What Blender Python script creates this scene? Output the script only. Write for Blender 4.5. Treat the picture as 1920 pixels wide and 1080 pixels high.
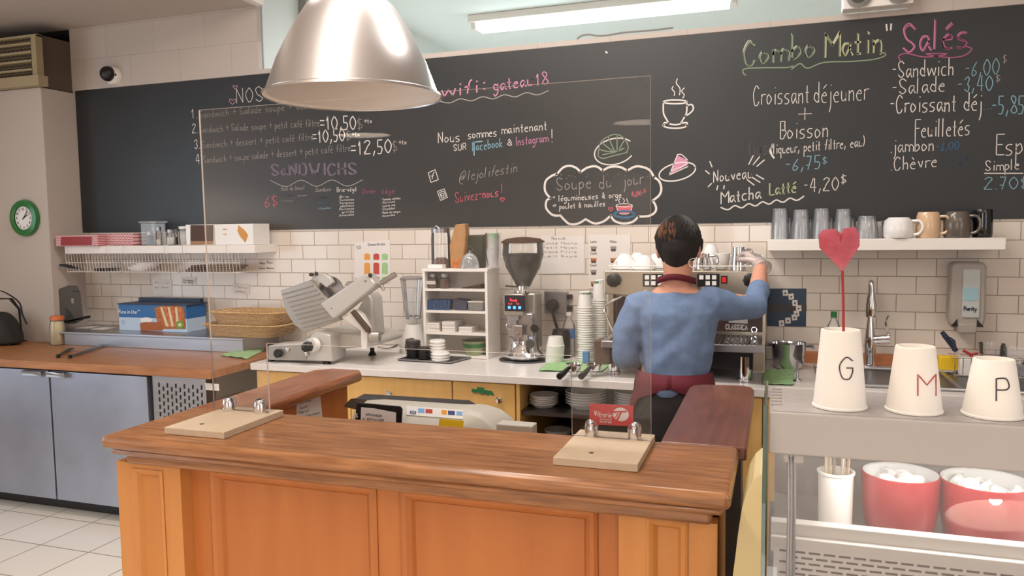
import bpy, bmesh, math, random
from math import sin, cos, pi, radians
from mathutils import Vector, Matrix, Euler
random.seed(7)
for o in list(bpy.data.objects): bpy.data.objects.remove(o)
SC=bpy.context.scene; C=SC.collection
# ---------------- camera (solved from the photograph's vanishing points) ----------------
F=1462.0;YAW=.3294;PIT=.07595;ROL=-.013957;H=1.6
_cy,_sy,_cp,_sp,_cr,_sr=cos(YAW),sin(YAW),cos(PIT),sin(PIT),cos(ROL),sin(ROL)
FW=Vector((-_sy*_cp,_cy*_cp,-_sp)); _r=Vector((_cy,_sy,0)); _u=_r.cross(FW)
RT=_r*_cr+_u*_sr; UP=-_r*_sr+_u*_cr
cam=bpy.data.cameras.new('camera'); co=bpy.data.objects.new('camera',cam); C.objects.link(co)
co.matrix_world=Matrix(((RT.x,UP.x,-FW.x,0),(RT.y,UP.y,-FW.y,0),(RT.z,UP.z,-FW.z,H),(0,0,0,1)))
cam.sensor_width=36; cam.lens=F/1920*36; cam.clip_start=.02
SC.camera=co
def ray(u,v): return FW*F+RT*(u-960)-UP*(v-540)
def onY(u,v,Y): d=ray(u,v); return Vector((0,0,H))+d*(Y/d.y)
def onZ(u,v,Z): d=ray(u,v); return Vector((0,0,H))+d*((Z-H)/d.z)
def onX(u,v,X): d=ray(u,v); return Vector((0,0,H))+d*(X/d.x)
# ---------------- world, light, exposure ----------------
SC.view_settings.view_transform='Standard'; SC.view_settings.look='None'
SC.view_settings.exposure=-0.12; SC.view_settings.gamma=1.0
SC.cycles.transparent_max_bounces=32
try: SC.view_settings.use_curve_mapping=False
except Exception: pass
wd=bpy.data.worlds.new('world'); SC.world=wd; wd.use_nodes=True
wd.node_tree.nodes['Background'].inputs[0].default_value=(.9,.88,.86,1); wd.node_tree.nodes['Background'].inputs[1].default_value=.25
def area(name,loc,rot,sx,sy,power,col):
    l=bpy.data.lights.new(name,'AREA'); l.shape='RECTANGLE'; l.size=sx; l.size_y=sy; l.energy=power; l.color=col
    o=bpy.data.objects.new(name,l); o.location=loc; o.rotation_euler=rot; C.objects.link(o); return o
def point(name,loc,power,col,r=.05):
    l=bpy.data.lights.new(name,'POINT'); l.energy=power; l.color=col; l.shadow_soft_size=r
    o=bpy.data.objects.new(name,l); o.location=loc; C.objects.link(o); return o
WARM=(1,.88,.77); NEUT=(1,.95,.90); COOL=(.74,.87,1)
area('ceiling_fill_light',(-1.2,2.75,3.36),(0,0,0),2.4,.5,62,NEUT)  # unseen area fill added at ceiling height
area('ceiling_streak_light',(-1.22,.5,3.36),(0,0,0),.3,3.0,66,WARM)  # unseen light, laid lengthwise to streak the pendant shade
area('ceiling_fill_light',(2.4,-1.2,3.36),(0,0,0),1.4,1.4,34,NEUT)  # another added ceiling fill out of view, set back from the pendant
area('side_window_daylight',(3.2,-.6,1.7),(0,radians(90),0),1.6,2.4,30,COOL)
area('window_daylight',(-5.5,.9,1.65),(0,radians(-90),0),1.7,3.0,55,COOL)
area('added_front_light',(-.6,-5.42,1.75),(radians(90),0,0),1.25,2.3,46,(1,.97,.93))  # light added behind the camera for a highlight on the pendant
area('back_room_tube_light',(-1.35,6.35,3.28),(0,0,0),2.2,.15,190,(.93,.985,1))
area('display_case_light',(.45,1.48,1.2),(0,0,0),.75,.05,2.4,(1,.97,.92))
# ---------------- materials ----------------
def lin(c):
    c=[x/255 for x in c]; return tuple((x/12.92 if x<=.04045 else ((x+.055)/1.055)**2.4) for x in c)+(1,)
MS={}
def mat(name,c,rough=.5,metal=0,noise=0,nscale=8,stretch=None,bump=0,c2=None,coat=0,aniso=0,emit=0,trans=0,sss=0,spec=None):
    if name in MS: return MS[name]
    m=bpy.data.materials.new(name); m.use_nodes=True; nt=m.node_tree; b=nt.nodes['Principled BSDF']; N=nt.nodes.new; K=nt.links.new
    b.inputs['Base Color'].default_value=lin(c); b.inputs['Roughness'].default_value=rough; b.inputs['Metallic'].default_value=metal
    if coat: b.inputs['Coat Weight'].default_value=coat; b.inputs['Coat Roughness'].default_value=.15
    if aniso: b.inputs['Anisotropic'].default_value=aniso
    if trans: b.inputs['Transmission Weight'].default_value=trans
    if spec is not None: b.inputs['Specular IOR Level'].default_value=spec
    if sss: b.inputs['Subsurface Weight'].default_value=sss; b.inputs['Subsurface Scale'].default_value=.01; b.inputs['Subsurface Radius'].default_value=(1,.4,.2)
    if emit: b.inputs['Emission Color'].default_value=lin(c); b.inputs['Emission Strength'].default_value=emit
    if noise or bump or c2:
        tc=N('ShaderNodeTexCoord'); mp=N('ShaderNodeMapping'); K(tc.outputs['Object'],mp.inputs[0])
        if stretch: mp.inputs['Scale'].default_value=stretch
        no=N('ShaderNodeTexNoise'); no.inputs['Scale'].default_value=nscale; no.inputs['Detail'].default_value=5; K(mp.outputs[0],no.inputs[0])
        if noise or c2:
            r=N('ShaderNodeValToRGB'); K(no.outputs[0],r.inputs[0])
            r.color_ramp.elements[0].position=.3; r.color_ramp.elements[1].position=.7
            ca=lin(c); cb=lin(c2) if c2 else tuple(min(1,x*(1-noise)) for x in ca[:3])+(1,)
            r.color_ramp.elements[0].color=cb; r.color_ramp.elements[1].color=ca if c2 else tuple(min(1,x*(1+noise*.5)) for x in ca[:3])+(1,)
            K(r.outputs[0],b.inputs['Base Color'])
        if bump:
            bp=N('ShaderNodeBump'); bp.inputs['Strength'].default_value=bump; bp.inputs['Distance'].default_value=.005; K(no.outputs[0],bp.inputs['Height']); K(bp.outputs[0],b.inputs['Normal'])
    MS[name]=m; return m
def brickmat(name,c,c2,mortar,bw,bh,ms,off,plane='XZ',rough=.25,offset=.5,bump=.4,coat=0):
    if name in MS: return MS[name]
    m=bpy.data.materials.new(name); m.use_nodes=True; nt=m.node_tree; b=nt.nodes['Principled BSDF']; N=nt.nodes.new; K=nt.links.new
    tc=N('ShaderNodeTexCoord'); sp=N('ShaderNodeSeparateXYZ'); cb=N('ShaderNodeCombineXYZ'); K(tc.outputs['Object'],sp.inputs[0])
    a,d={'XZ':(0,2),'XY':(0,1),'YZ':(1,2)}[plane]
    K(sp.outputs[a],cb.inputs[0]); K(sp.outputs[d],cb.inputs[1])
    mp=N('ShaderNodeMapping'); K(cb.outputs[0],mp.inputs[0]); mp.inputs['Location'].default_value=(-off[0]+50*bw,-off[1]+50*bh,0)
    br=N('ShaderNodeTexBrick'); K(mp.outputs[0],br.inputs[0]); br.offset=offset
    br.inputs['Scale'].default_value=1; br.inputs['Brick Width'].default_value=bw; br.inputs['Row Height'].default_value=bh; br.inputs['Mortar Size'].default_value=ms
    br.inputs['Mortar Smooth'].default_value=.3; br.inputs['Color1'].default_value=lin(c); br.inputs['Color2'].default_value=lin(c2); br.inputs['Mortar'].default_value=lin(mortar)
    K(br.outputs[0],b.inputs['Base Color']); b.inputs['Roughness'].default_value=rough
    mr=N('ShaderNodeMath'); mr.operation='MULTIPLY_ADD'; mr.inputs[1].default_value=.5; mr.inputs[2].default_value=rough; K(br.outputs['Fac'],mr.inputs[0]); K(mr.outputs[0],b.inputs['Roughness'])
    bp=N('ShaderNodeBump'); bp.invert=True; bp.inputs['Strength'].default_value=bump; bp.inputs['Distance'].default_value=.003
    no=N('ShaderNodeTexNoise'); no.inputs['Scale'].default_value=9; K(tc.outputs['Object'],no.inputs[0])
    ad=N('ShaderNodeMath'); ad.operation='MULTIPLY_ADD'; ad.inputs[1].default_value=.5; K(no.outputs[0],ad.inputs[0]); K(br.outputs['Fac'],ad.inputs[2]); K(ad.outputs[0],bp.inputs['Height'])
    K(bp.outputs[0],b.inputs['Normal']); MS[name]=m; return m
def clear(name,tint=(1,1,1),edge=.5,ior=1.45,rough=.02,haze=0,hcol=(.9,.9,.9)):
    """thin clear glass or plastic: transparent, with a Fresnel sheen and an optional pale diffuse share"""
    if name in MS: return MS[name]
    m=bpy.data.materials.new(name); m.use_nodes=True; nt=m.node_tree; N=nt.nodes.new; K=nt.links.new
    for n in list(nt.nodes): nt.nodes.remove(n)
    out=N('ShaderNodeOutputMaterial'); t=N('ShaderNodeBsdfTransparent'); t.inputs[0].default_value=tuple(tint)+(1,)
    g=N('ShaderNodeBsdfGlossy'); g.inputs['Roughness'].default_value=rough
    fr=N('ShaderNodeFresnel'); fr.inputs[0].default_value=ior; mx=N('ShaderNodeMixShader')
    if edge:
        lw=N('ShaderNodeLayerWeight'); lw.inputs[0].default_value=.3; mu=N('ShaderNodeMath'); mu.operation='MULTIPLY_ADD'; mu.inputs[1].default_value=edge; K(lw.outputs['Facing'],mu.inputs[0]); K(fr.outputs[0],mu.inputs[2]); mu.use_clamp=True; K(mu.outputs[0],mx.inputs[0])
    else: K(fr.outputs[0],mx.inputs[0])
    if haze:
        d=N('ShaderNodeBsdfDiffuse'); d.inputs[0].default_value=tuple(hcol)+(1,); m2=N('ShaderNodeMixShader'); m2.inputs[0].default_value=haze; K(t.outputs[0],m2.inputs[1]); K(d.outputs[0],m2.inputs[2]); K(m2.outputs[0],mx.inputs[1])
    else: K(t.outputs[0],mx.inputs[1])
    K(g.outputs[0],mx.inputs[2]); K(mx.outputs[0],out.inputs[0]); MS[name]=m; return m
def M_(k): return MS[k]
mat('paint',(190,178,168),.7,bump=.08,nscale=30)
mat('block_paint_plain',(186,168,156),.7,bump=.08)
mat('white_paint',(232,224,216),.45)
mat('cool_white',(226,231,230),.8)
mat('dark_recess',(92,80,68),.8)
mat('blackboard',(41,43,45),.42,noise=.12,nscale=3,bump=.03)
mat('white',(235,232,228),.35); mat('whiteshelf',(236,230,224),.4); mat('porcelain',(240,238,236),.12,coat=.5)
mat('steel',(176,176,180),.32,1,noise=.1,nscale=3,stretch=(1,1,12)); mat('chrome',(225,225,228),.08,1)
mat('steel_dark',(120,120,122),.35,1); mat('alu',(192,188,188),.26,1,aniso=.85)
_n=MS['alu'].node_tree; _t=_n.nodes.new('ShaderNodeTangent'); _t.direction_type='RADIAL'; _t.axis='Z'; _n.links.new(_t.outputs[0],_n.nodes['Principled BSDF'].inputs['Tangent'])
mat('steel_door',(168,174,190),.42,.85,noise=.18,nscale=2.5,bump=.05)
mat('black',(24,22,22),.4); mat('black_rubber',(32,30,30),.7); mat('dark_grey',(70,68,66),.5); mat('grey',(140,136,132),.5)
mat('bar_top',(172,118,74),.32,c2=(124,78,44),nscale=6,stretch=(1.2,14,14),bump=.03,coat=.25)
mat('bar_top_y',(164,98,58),.3,c2=(116,62,34),nscale=6,stretch=(14,1.2,14),bump=.03,coat=.25)
mat('flap_wood',(122,72,54),.34,c2=(100,56,42),nscale=4,stretch=(10,1.5,10),coat=.3)
mat('bar_panel',(188,116,58),.45,c2=(176,104,50),nscale=3,stretch=(5,5,.7))
mat('bar_pilaster',(202,138,74),.45,c2=(192,126,64),nscale=3,stretch=(6,6,.7))
mat('butcher',(182,124,78),.4,c2=(150,96,56),nscale=5,stretch=(1,9,6),bump=.04)
mat('butcher_edge',(196,128,88),.45,c2=(176,108,68),nscale=5,stretch=(1,4,8))
mat('maple',(224,182,112),.4,c2=(214,168,98),nscale=4,stretch=(6,6,.8))
mat('laminate',(222,216,212),.3,noise=.05,nscale=40); mat('laminate_edge',(200,190,182),.5)
mat('mdf',(192,172,148),.7,noise=.06,nscale=30); mat('mdf_edge',(160,130,98),.75,noise=.2,nscale=40,stretch=(1,1,4))
clear('glass',edge=.10,haze=.07); clear('glassware',edge=.3,haze=.22,hcol=(.82,.86,.92)); clear('acrylic',edge=.0,ior=1.42,rough=.0); clear('thin_plastic',edge=.12,haze=.18,ior=1.3)  # glassware haze: pale diffuse put into the colour in place of highlights
clear('glass_edge_green',(.25,.5,.4),edge=.2,haze=.25,hcol=(.1,.3,.2))
clear('case_glass',edge=.0,ior=1.4,rough=.0,haze=.07)
clear('smoke_plastic',(.5,.5,.48),edge=.3,haze=.3,hcol=(.25,.24,.22)); clear('glove_film',edge=.35,haze=.45,hcol=(.85,.82,.8),ior=1.4,rough=.25)
mat('acrylic_edge',(232,216,204),.3)
mat('chalk',(222,214,208),.9); mat('chalk_dim',(166,158,152),.9); mat('chalk_faint',(98,92,96),.9); mat('chalk_pink',(206,140,170),.9); mat('chalk_magenta',(168,92,128),.9)
mat('chalk_red',(206,92,108),.9); mat('chalk_cyan',(132,174,190),.9); mat('chalk_blue',(58,104,140),.9); mat('chalk_bluedim',(52,70,92),.9)
mat('chalk_green',(134,150,124),.9); mat('chalk_yellow',(178,184,142),.9); mat('chalk_purple',(112,100,124),.9)
mat('paper',(226,220,216),.8); mat('ink',(60,56,60),.8); mat('paper_cup',(232,226,218),.6)
mat('red_ceramic',(150,36,42),.3,coat=.2); mat('green_cloth',(160,200,142),.9,noise=.2,nscale=60,bump=.3); mat('green',(38,112,58),.35)
mat('skin',(206,150,126),.5,sss=.08); mat('skin_glove',(214,186,174),.4); mat('hair',(26,20,19),.6); mat('hair_brown',(110,70,44),.5)
mat('shirt',(106,128,162),.85,noise=.08,nscale=60,bump=.15); mat('apron',(92,18,34),.8); mat('pants',(36,32,34),.8)
brickmat('wicker_weave',(226,190,136),(206,166,112),(150,108,62),.022,.008,.0014,(0,0),'XZ',.75,bump=1)
mat('wicker',(218,180,124),.7,c2=(180,134,80),nscale=90,bump=.6); mat('beans',(46,26,18),.4,noise=.5,nscale=60,bump=1); mat('brown',(70,48,34),.6)
# ---------------- mesh builder ----------------
class MB:
    def __init__(s): s.v=[]; s.f=[]; s.mi=[]; s.cur=0
    def _add(s,vs,fs):
        b=len(s.v); s.v+= [tuple(p) for p in vs]; s.f+=[tuple(b+i for i in f) for f in fs]; s.mi+=[s.cur]*len(fs); return s
    def m(s,i): s.cur=i; return s
    def box(s,x0,x1,y0,y1,z0,z1,R=None,c=None):
        v=[Vector((x,y,z)) for x in (x0,x1) for y in (y0,y1) for z in (z0,z1)]
        if R is not None: c=Vector(c or ((x0+x1)/2,(y0+y1)/2,(z0+z1)/2)); v=[R@(p-c)+c for p in v]
        return s._add(v,[(0,1,3,2),(4,6,7,5),(0,4,5,1),(2,3,7,6),(0,2,6,4),(1,5,7,3)])
    def quad(s,a,b,c,d): return s._add([a,b,c,d],[(0,1,2,3)])
    def prism(s,poly,d,ax='y',at=0):
        """poly of 2-D points extruded by d from 'at' along axis"""
        n=len(poly)
        def P(p,t):
            return {'y':(p[0],t,p[1]),'x':(t,p[0],p[1]),'z':(p[0],p[1],t)}[ax]
        vs=[P(p,at) for p in poly]+[P(p,at+d) for p in poly]
        return s._add(vs,[tuple(range(n)),tuple(range(2*n-1,n-1,-1))]+[(i,i+n,(i+1)%n+n,(i+1)%n) for i in range(n)])
    def lathe(s,prof,c=(0,0,0),n=24,R=None,cap=True,sx=1,sy=1,a0=0,flute=0):
        vs=[];fs=[];c=Vector(c)
        for r,z in prof:
            for k in range(n):
                a=2*pi*k/n+a0; rr=r*(1-flute*(k%2)); p=Vector((rr*cos(a)*sx,rr*sin(a)*sy,z)); vs.append((R@p if R is not None else p)+c)
        for i in range(len(prof)-1):
            for k in range(n): fs.append((i*n+k,i*n+(k+1)%n,(i+1)*n+(k+1)%n,(i+1)*n+k))
        if cap:
            if prof[0][0]>1e-5: fs.append(tuple(range(n-1,-1,-1)))
            if prof[-1][0]>1e-5: fs.append(tuple(range((len(prof)-1)*n,len(prof)*n)))
        return s._add(vs,fs)
    def cyl(s,a,b,r,r2=None,n=16):
        a=Vector(a);b=Vector(b);d=b-a; R=d.to_track_quat('Z','Y').to_matrix(); return s.lathe([(r,0),(r if r2 is None else r2,d.length)],a,n,R)
    def sph(s,c,rx,ry=None,rz=None,n=16,m=10,R=None,lo=-pi/2,hi=pi/2):
        ry=ry or rx; rz=rz or rx
        return s.lathe([(max(1e-6,cos(lo+(hi-lo)*i/m))*rx,sin(lo+(hi-lo)*i/m)*rz) for i in range(m+1)],c,n,R,True,1,ry/rx)
    def tube(s,pts,r,n=8,closed=False,flat=1):
        pts=[Vector(p) for p in pts]; N=len(pts); vs=[];fs=[]; up=None
        for i,p in enumerate(pts):
            a=pts[(i-1)%N] if (i>0 or closed) else p; b=pts[(i+1)%N] if (i<N-1 or closed) else p
            t=(b-a).normalized() if (b-a).length>1e-9 else Vector((0,0,1))
            if up is None: up=Vector((0,0,1)) if abs(t.z)<.9 else Vector((0,1,0))
            sd=t.cross(up); sd=sd.normalized() if sd.length>1e-6 else Vector((1,0,0)); u2=sd.cross(t).normalized(); up=u2
            rr=r[i] if isinstance(r,(list,tuple)) else r
            for k in range(n): q=2*pi*k/n; vs.append(p+sd*rr*cos(q)+u2*rr*sin(q)*flat)
        for i in range(N if closed else N-1):
            for k in range(n): fs.append((i*n+k,((i+1)%N)*n+k,((i+1)%N)*n+(k+1)%n,i*n+(k+1)%n))
        if not closed: fs+= [tuple(range(n)),tuple(range(N*n-1,N*n-n-1,-1))]
        return s._add(vs,fs)
    def loft(s,rings):
        """rings: list of (center, rx, ry, z-rotation); horizontal ellipses"""
        n=20; vs=[];fs=[]
        for c,rx,ry,a in rings:
            for k in range(n):
                q=2*pi*k/n; x=rx*cos(q);y=ry*sin(q); vs.append((c[0]+x*cos(a)-y*sin(a),c[1]+x*sin(a)+y*cos(a),c[2]))
        N=len(rings)
        for i in range(N-1):
            for k in range(n): fs.append((i*n+k,i*n+(k+1)%n,(i+1)*n+(k+1)%n,(i+1)*n+k))
        fs+=[tuple(range(n-1,-1,-1)),tuple(range((N-1)*n,N*n))]
        return s._add(vs,fs)
    def frame(s,x0,x1,z0,z1,rings,Y=0):
        """mitred rectangular moulding facing -Y: rings are (inset, y)"""
        vs=[]
        for d,y in rings: vs+=[(x0+d,Y+y,z0+d),(x1-d,Y+y,z0+d),(x1-d,Y+y,z1-d),(x0+d,Y+y,z1-d)]
        fs=[]
        for i in range(len(rings)-1):
            for k in range(4): fs.append((i*4+k,i*4+(k+1)%4,(i+1)*4+(k+1)%4,(i+1)*4+k))
        return s._add(vs,fs)
def smooth_pts(p,k=4,closed=False):
    P=[Vector(q) for q in p]; n=len(P); out=[]
    for i in range(n if closed else n-1):
        g=lambda j: P[j%n] if closed else P[max(0,min(n-1,j))]
        a,b,c,d=g(i-1),g(i),g(i+1),g(i+2)
        for t in range(k):
            t/=k; out.append(.5*((2*b)+(c-a)*t+(2*a-5*b+4*c-d)*t*t+(3*b-a-3*c+d)*t**3))
    if not closed: out.append(P[-1])
    return out
def props(o,label=None,cat=None,group=None,kind=None):
    if label:o['label']=label
    if cat:o['category']=cat
    if group:o['group']=group
    if kind:o['kind']=kind
    return o
def obj(name,mb,mats,parent=None,smooth=True,bevel=0,label=None,local=False,cat=None,group=None,kind=None,org=None,mods=(),seg=2):
    """world-coordinate mesh; stored relative to its thing (or to org)"""
    if not isinstance(mats,(list,tuple)): mats=[mats]
    off=Vector((0,0,0))
    if not local:
        if parent is not None: off=Vector(parent.get('_o',(0,0,0)))
        elif org is not None: off=Vector(org)
    me=bpy.data.meshes.new(name); me.from_pydata([tuple(Vector(v)-off) for v in mb.v],[],mb.f)
    for m in mats: me.materials.append(MS[m] if isinstance(m,str) else m)
    me.polygons.foreach_set('material_index',mb.mi)
    bm=bmesh.new(); bm.from_mesh(me); bmesh.ops.remove_doubles(bm,verts=bm.verts,dist=1e-6); bmesh.ops.recalc_face_normals(bm,faces=bm.faces); bm.to_mesh(me); bm.free()
    o=bpy.data.objects.new(name,me); C.objects.link(o)
    if parent is not None: o.parent=parent; o['_o']=tuple(off)
    elif not local: o.location=off; o['_o']=tuple(off)
    else: o['_o']=(0,0,0)
    if smooth:
        me.polygons.foreach_set('use_smooth',[True]*len(me.polygons)); me.set_sharp_from_angle(angle=radians(38))
    if bevel:
        b=o.modifiers.new('b','BEVEL'); b.width=bevel; b.segments=seg; b.limit_method='ANGLE'; b.angle_limit=radians(40); b.harden_normals=False
    for k,kw in mods:
        q=o.modifiers.new(k,k)
        for a,v in kw.items(): setattr(q,a,v)
    return props(o,label,cat,group,kind)
def thing(name,label,cat,loc,group=None):
    o=bpy.data.objects.new(name,None); C.objects.link(o); o.location=loc; o['_o']=tuple(loc); o.empty_display_size=.05
    return props(o,label,cat,group)
def struct(name,mb,m,**k): return obj(name,mb,m,kind='structure',**k)
def dup(root,loc,label=None,rz=None,group=None,scale=None):
    r=root.copy(); C.objects.link(r); r.location=loc
    if rz is not None: r.rotation_euler=(0,0,rz)
    if scale: r.scale=scale
    if label: r['label']=label
    if group: r['group']=group
    for ch in list(root.children):
        c=ch.copy(); C.objects.link(c); c.parent=r
        for g in ch.children: d=g.copy(); C.objects.link(d); d.parent=c
    return r
# ---------------- single-stroke handwriting ----------------
# grid: x 0-9 , y: 0 descender, 3 baseline, 6 x-height, 9 cap; '~' = smooth stroke
G={'A':'5|03 29 43/15 35 ','B':'4|03 09/~09 39 38 36 06/~06 36 45 34 23 03','C':'5|~48 29 07 05 13 33 44','D':'5|03 09/~09 39 47 45 33 03','E':'4|49 09 03 43/06 36','F':'4|49 09 03/06 36',
'G':'5|~48 29 07 05 13 33 45/45 46 26','H':'5|03 09/43 49/06 46','I':'2|13 19','J':'4|~39 34 13 04','K':'4|03 09/49 06 43','L':'4|09 03 43','M':'6|03 09 36 69 63','N':'5|03 09 43 49','O':'5|~29 07 05 23 45 47 29','P':'4|03 09/~09 39 47 36 06',
'R':'5|03 09/~09 39 47 36 06/26 43','S':'5|~48 29 08 16 35 44 23 04','T':'4|09 49/29 23','U':'5|~09 04 23 44 49','V':'5|09 23 49','W':'7|09 23 36 43 69','X':'4|03 49/09 43','Z':'4|09 49 03 43',
'a':'4|~36 16 05 04 13 24 35/36 34 43','b':'4|09 03/~05 26 35 34 13 03','c':'4|~36 16 05 04 13 33','d':'4|39 33/~35 16 05 04 23 34','e':'4|~05 35 26 05 04 13 33','f':'3|~39 28 13/06 26','g':'4|~35 16 05 04 23 34/~36 32 10 01','h':'4|09 03/~05 26 35 33','i':'2|13 16/18 18.','j':'2|~16 12 00/18 18.',
'k':'4|09 03/36 05 33','l':'2|09 03','m':'6|03 06/~05 16 35 33/~35 46 65 63','n':'4|03 06/~05 26 35 33','o':'4|~16 05 04 13 34 35 16','p':'4|06 00/~05 26 35 34 13 04','q':'4|~35 16 05 04 23 34/36 30','r':'3|03 06/~05 16 36','s':'4|~36 16 05 34 23 03','t':'3|18 13 23/06 26',
'u':'4|~06 04 13 34 36/36 33','v':'4|06 23 36','w':'6|06 13 36 53 66','x':'4|03 36/06 33','y':'4|06 23/36 00','z':'4|06 36 03 33','0':'5|~29 07 05 23 45 47 29','1':'3|07 19 13','2':'5|~08 29 48 26 03 04/03 43','3':'4|~08 29 38 26 35 23 04','4':'5|29 05 45/39 33','5':'4|39 09 06/~06 26 35 23 03',
'6':'4|~38 16 04 13 34 25 05','7':'4|09 39 13/05 25','8':'4|~26 08 19 38 26 04 23 44 26','9':'4|~36 16 08 39 37 23','+':'4|24 28/06 46','-':'3|06 26','=':'4|05 35/07 37','.':'1|03 03.',',':'2|14 02','!':'2|19 15/13 13.',':':'2|14 14./17 17.','$':'4|~38 18 07 35 24 04/19 13','&':'5|43 18 29 37 05 23 46',
'@':'8|~45 35 26 15 14 34 45/~47 44 55 67 49 17 04 12 41','(':'2|~19 07 05 13','~':'4|~05 16 35 46',')':'2|~09 17 15 03','"':'3|09 07/19 17',"'":'1|09 07','*':'4|25 28/06 37/36 07','°':'2|09 08','_':'4|02 42','/':'4|03 49'}
ACC={'é':('e','17 38'),'è':('e','18 27'),'ô':('o','07 18 27')}
def glyph(ch):
    acc=None
    if ch in ACC: ch,acc=ACC[ch]
    if ch==' ': return 3,[]
    if ch not in G: return 3,[]
    w,s=G[ch].split('|'); w=int(w); st=[]
    for q in s.strip().split('/'):
        sm=q.startswith('~'); q=q.strip('~ ')
        p=[(int(t[0])+(.25 if t.endswith('.') else 0),int(t[1])) for t in q.split()]
        st.append((p,sm))
    if acc: st.append(([(int(t[0]),int(t[1])+.2) for t in acc.split()],False))
    return w,st
def ribbon(mb,pts,w,nrm):
    pts=[Vector(p) for p in pts]; n=len(pts); vs=[];fs=[]
    for i,p in enumerate(pts):
        t=pts[min(n-1,i+1)]-pts[max(0,i-1)]
        if t.length<1e-9: t=Vector((1,0,0))
        t.normalize(); s=t.cross(nrm).normalized()*w/2
        e=t*(w*.35) if i==n-1 else (-t*(w*.35) if i==0 else Vector((0,0,0)))
        vs+=[p+s+e,p-s+e]
    for i in range(n-1): fs.append((2*i,2*i+1,2*i+3,2*i+2))
    mb._add(vs,fs)
def write(mb,text,o,ux,uy,cap,pen,width=None,nrm=None,jit=.15,slant=.0):
    """o: baseline start; ux,uy: unit axes; cap: capital height"""
    o=Vector(o);ux=Vector(ux).normalized();uy=Vector(uy).normalized(); nrm=nrm or ux.cross(uy).normalized()
    L=[glyph(c) for c in text]; tot=sum(w+1.2 for w,_ in L)-1.2; s=cap/6.0; sx=(width/tot) if width else s
    x=0; rnd=random.Random(hash_(text))
    for w,st in L:
        jy=rnd.uniform(-1,1)*jit
        for p,sm in st:
            q=[Vector((a+x,(b-3)+jy,0)) for a,b in p]
            if sm: q=smooth_pts(q,4)
            R_=[o+ux*((v.x+v.y*slant)*sx)+uy*(v.y*s) for v in q]
            if sm or len(R_)<3: ribbon(mb,R_,pen,nrm)
            else:
                for a_,b_ in zip(R_,R_[1:]): ribbon(mb,[a_,b_],pen,nrm)
        x+=w+1.2
def hash_(t): return sum(ord(c)*(i+3) for i,c in enumerate(t))
# =====================================================  THE SETTING
YW=4.15
brickmat('subway_tile',(226,216,206),(221,210,199),(164,148,134),.1705,.0855,0.0022,(.031,1.43-.0855*20),'XZ',.14,bump=.8)
brickmat('block_paint',(192,180,172),(188,176,167),(178,166,158),.4,.2,.003,(-3.05,2.575),'XZ',.65,bump=.25)
brickmat('floor_tile',(226,218,206),(221,212,200),(124,110,98),.3205,.3205,.0035,(-3.92,3.235-.32*20),'XY',.35,offset=0,bump=.3)
m=MB().box(-6.2,3.4,-5.5,8.6,-.05,0); struct('floor',m,'floor_tile',smooth=False)
# wall that carries the tiles and the chalkboard, upper blocks at left and right of the opening to the back room
m=MB().box(-4.56,3.4,YW,YW+.2,0,2.575); struct('wall_back',m,'subway_tile',smooth=False)
m=MB().box(-4.56,3.4,YW-.004,YW+.2,2.575,2.603).box(-4.56,-3.05,YW-.004,YW+.03,2.603,3.4).box(.56,3.4,YW-.004,YW+.03,2.603,3.4); struct('wall_back_upper',m,'block_paint',smooth=False)
m=MB().box(-6.2,-4.54,3.885,YW+.2,0,2.558); struct('wall_left_column',m,'paint',smooth=False,bevel=.004)
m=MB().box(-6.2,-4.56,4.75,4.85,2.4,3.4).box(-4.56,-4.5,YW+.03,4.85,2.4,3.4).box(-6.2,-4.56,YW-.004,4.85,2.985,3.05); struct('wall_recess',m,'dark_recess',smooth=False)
m=MB().box(-6.2,-3.05,-5.5,YW-.004,2.985,3.05); struct('ceiling_left',m,'paint',smooth=False)
m=MB().box(-3.05,3.4,-5.5,YW+.2,3.4,3.45); struct('ceiling',m,'white_paint',smooth=False)
m=MB().box(-3.05,-3.0,-5.5,YW,2.985,3.4); struct('ceiling_step',m,'white_paint',smooth=False)
# back room seen over the board
m=MB().box(-3.3,-3.16,YW+.2,8.6,0,3.4).box(-3.16,3.4,8.5,8.6,0,3.4); struct('wall_back_room',m,'cool_white',smooth=False)
m=MB().box(-3.3,3.4,YW+.2,8.6,3.4,3.45); struct('ceiling_back_room',m,'cool_white',smooth=False)
# the rest of the shop, behind and beside the camera
m=MB().box(-5.65,-5.55,-5.5,-.9,0,3).box(-5.65,-5.55,2.6,3.9,0,3).box(-5.65,-5.55,-.9,2.6,0,.75).box(-5.65,-5.55,-.9,2.6,2.55,3); struct('wall_left',m,'paint',smooth=False)
m=MB().box(3.3,3.4,-5.5,8.5,0,3.4); struct('wall_right',m,'paint',smooth=False)
m=MB().box(-5.6,3.4,-5.6,-5.5,0,3.4); struct('wall_front',m,'paint',smooth=False)
m=MB()
for y in (-.9,.25,1.4,2.55): m.box(-5.63,-5.56,y,y+.05,.75,2.55)
for z in (.75,1.6,2.5): m.box(-5.63,-5.56,-.9,2.6,z,z+.05)
struct('window_1',m,'white_paint',smooth=False)
m=MB()
for x in (-1.3,-.62,.05): m.box(x,x+.05,-5.5,-5.44,.55,2.95)
for z in (.55,2.9): m.box(-1.3,.1,-5.5,-5.44,z,z+.05)
struct('added_window_2',m,'white_paint',smooth=False)  # unseen frame added to go with the front light
m=MB()
for y in (-1.85,.6): m.box(3.22,3.3,y,y+.05,.85,2.55)
for z in (.85,2.5): m.box(3.22,3.3,-1.85,.65,z,z+.05)
struct('window_3',m,'white_paint',smooth=False)
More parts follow.
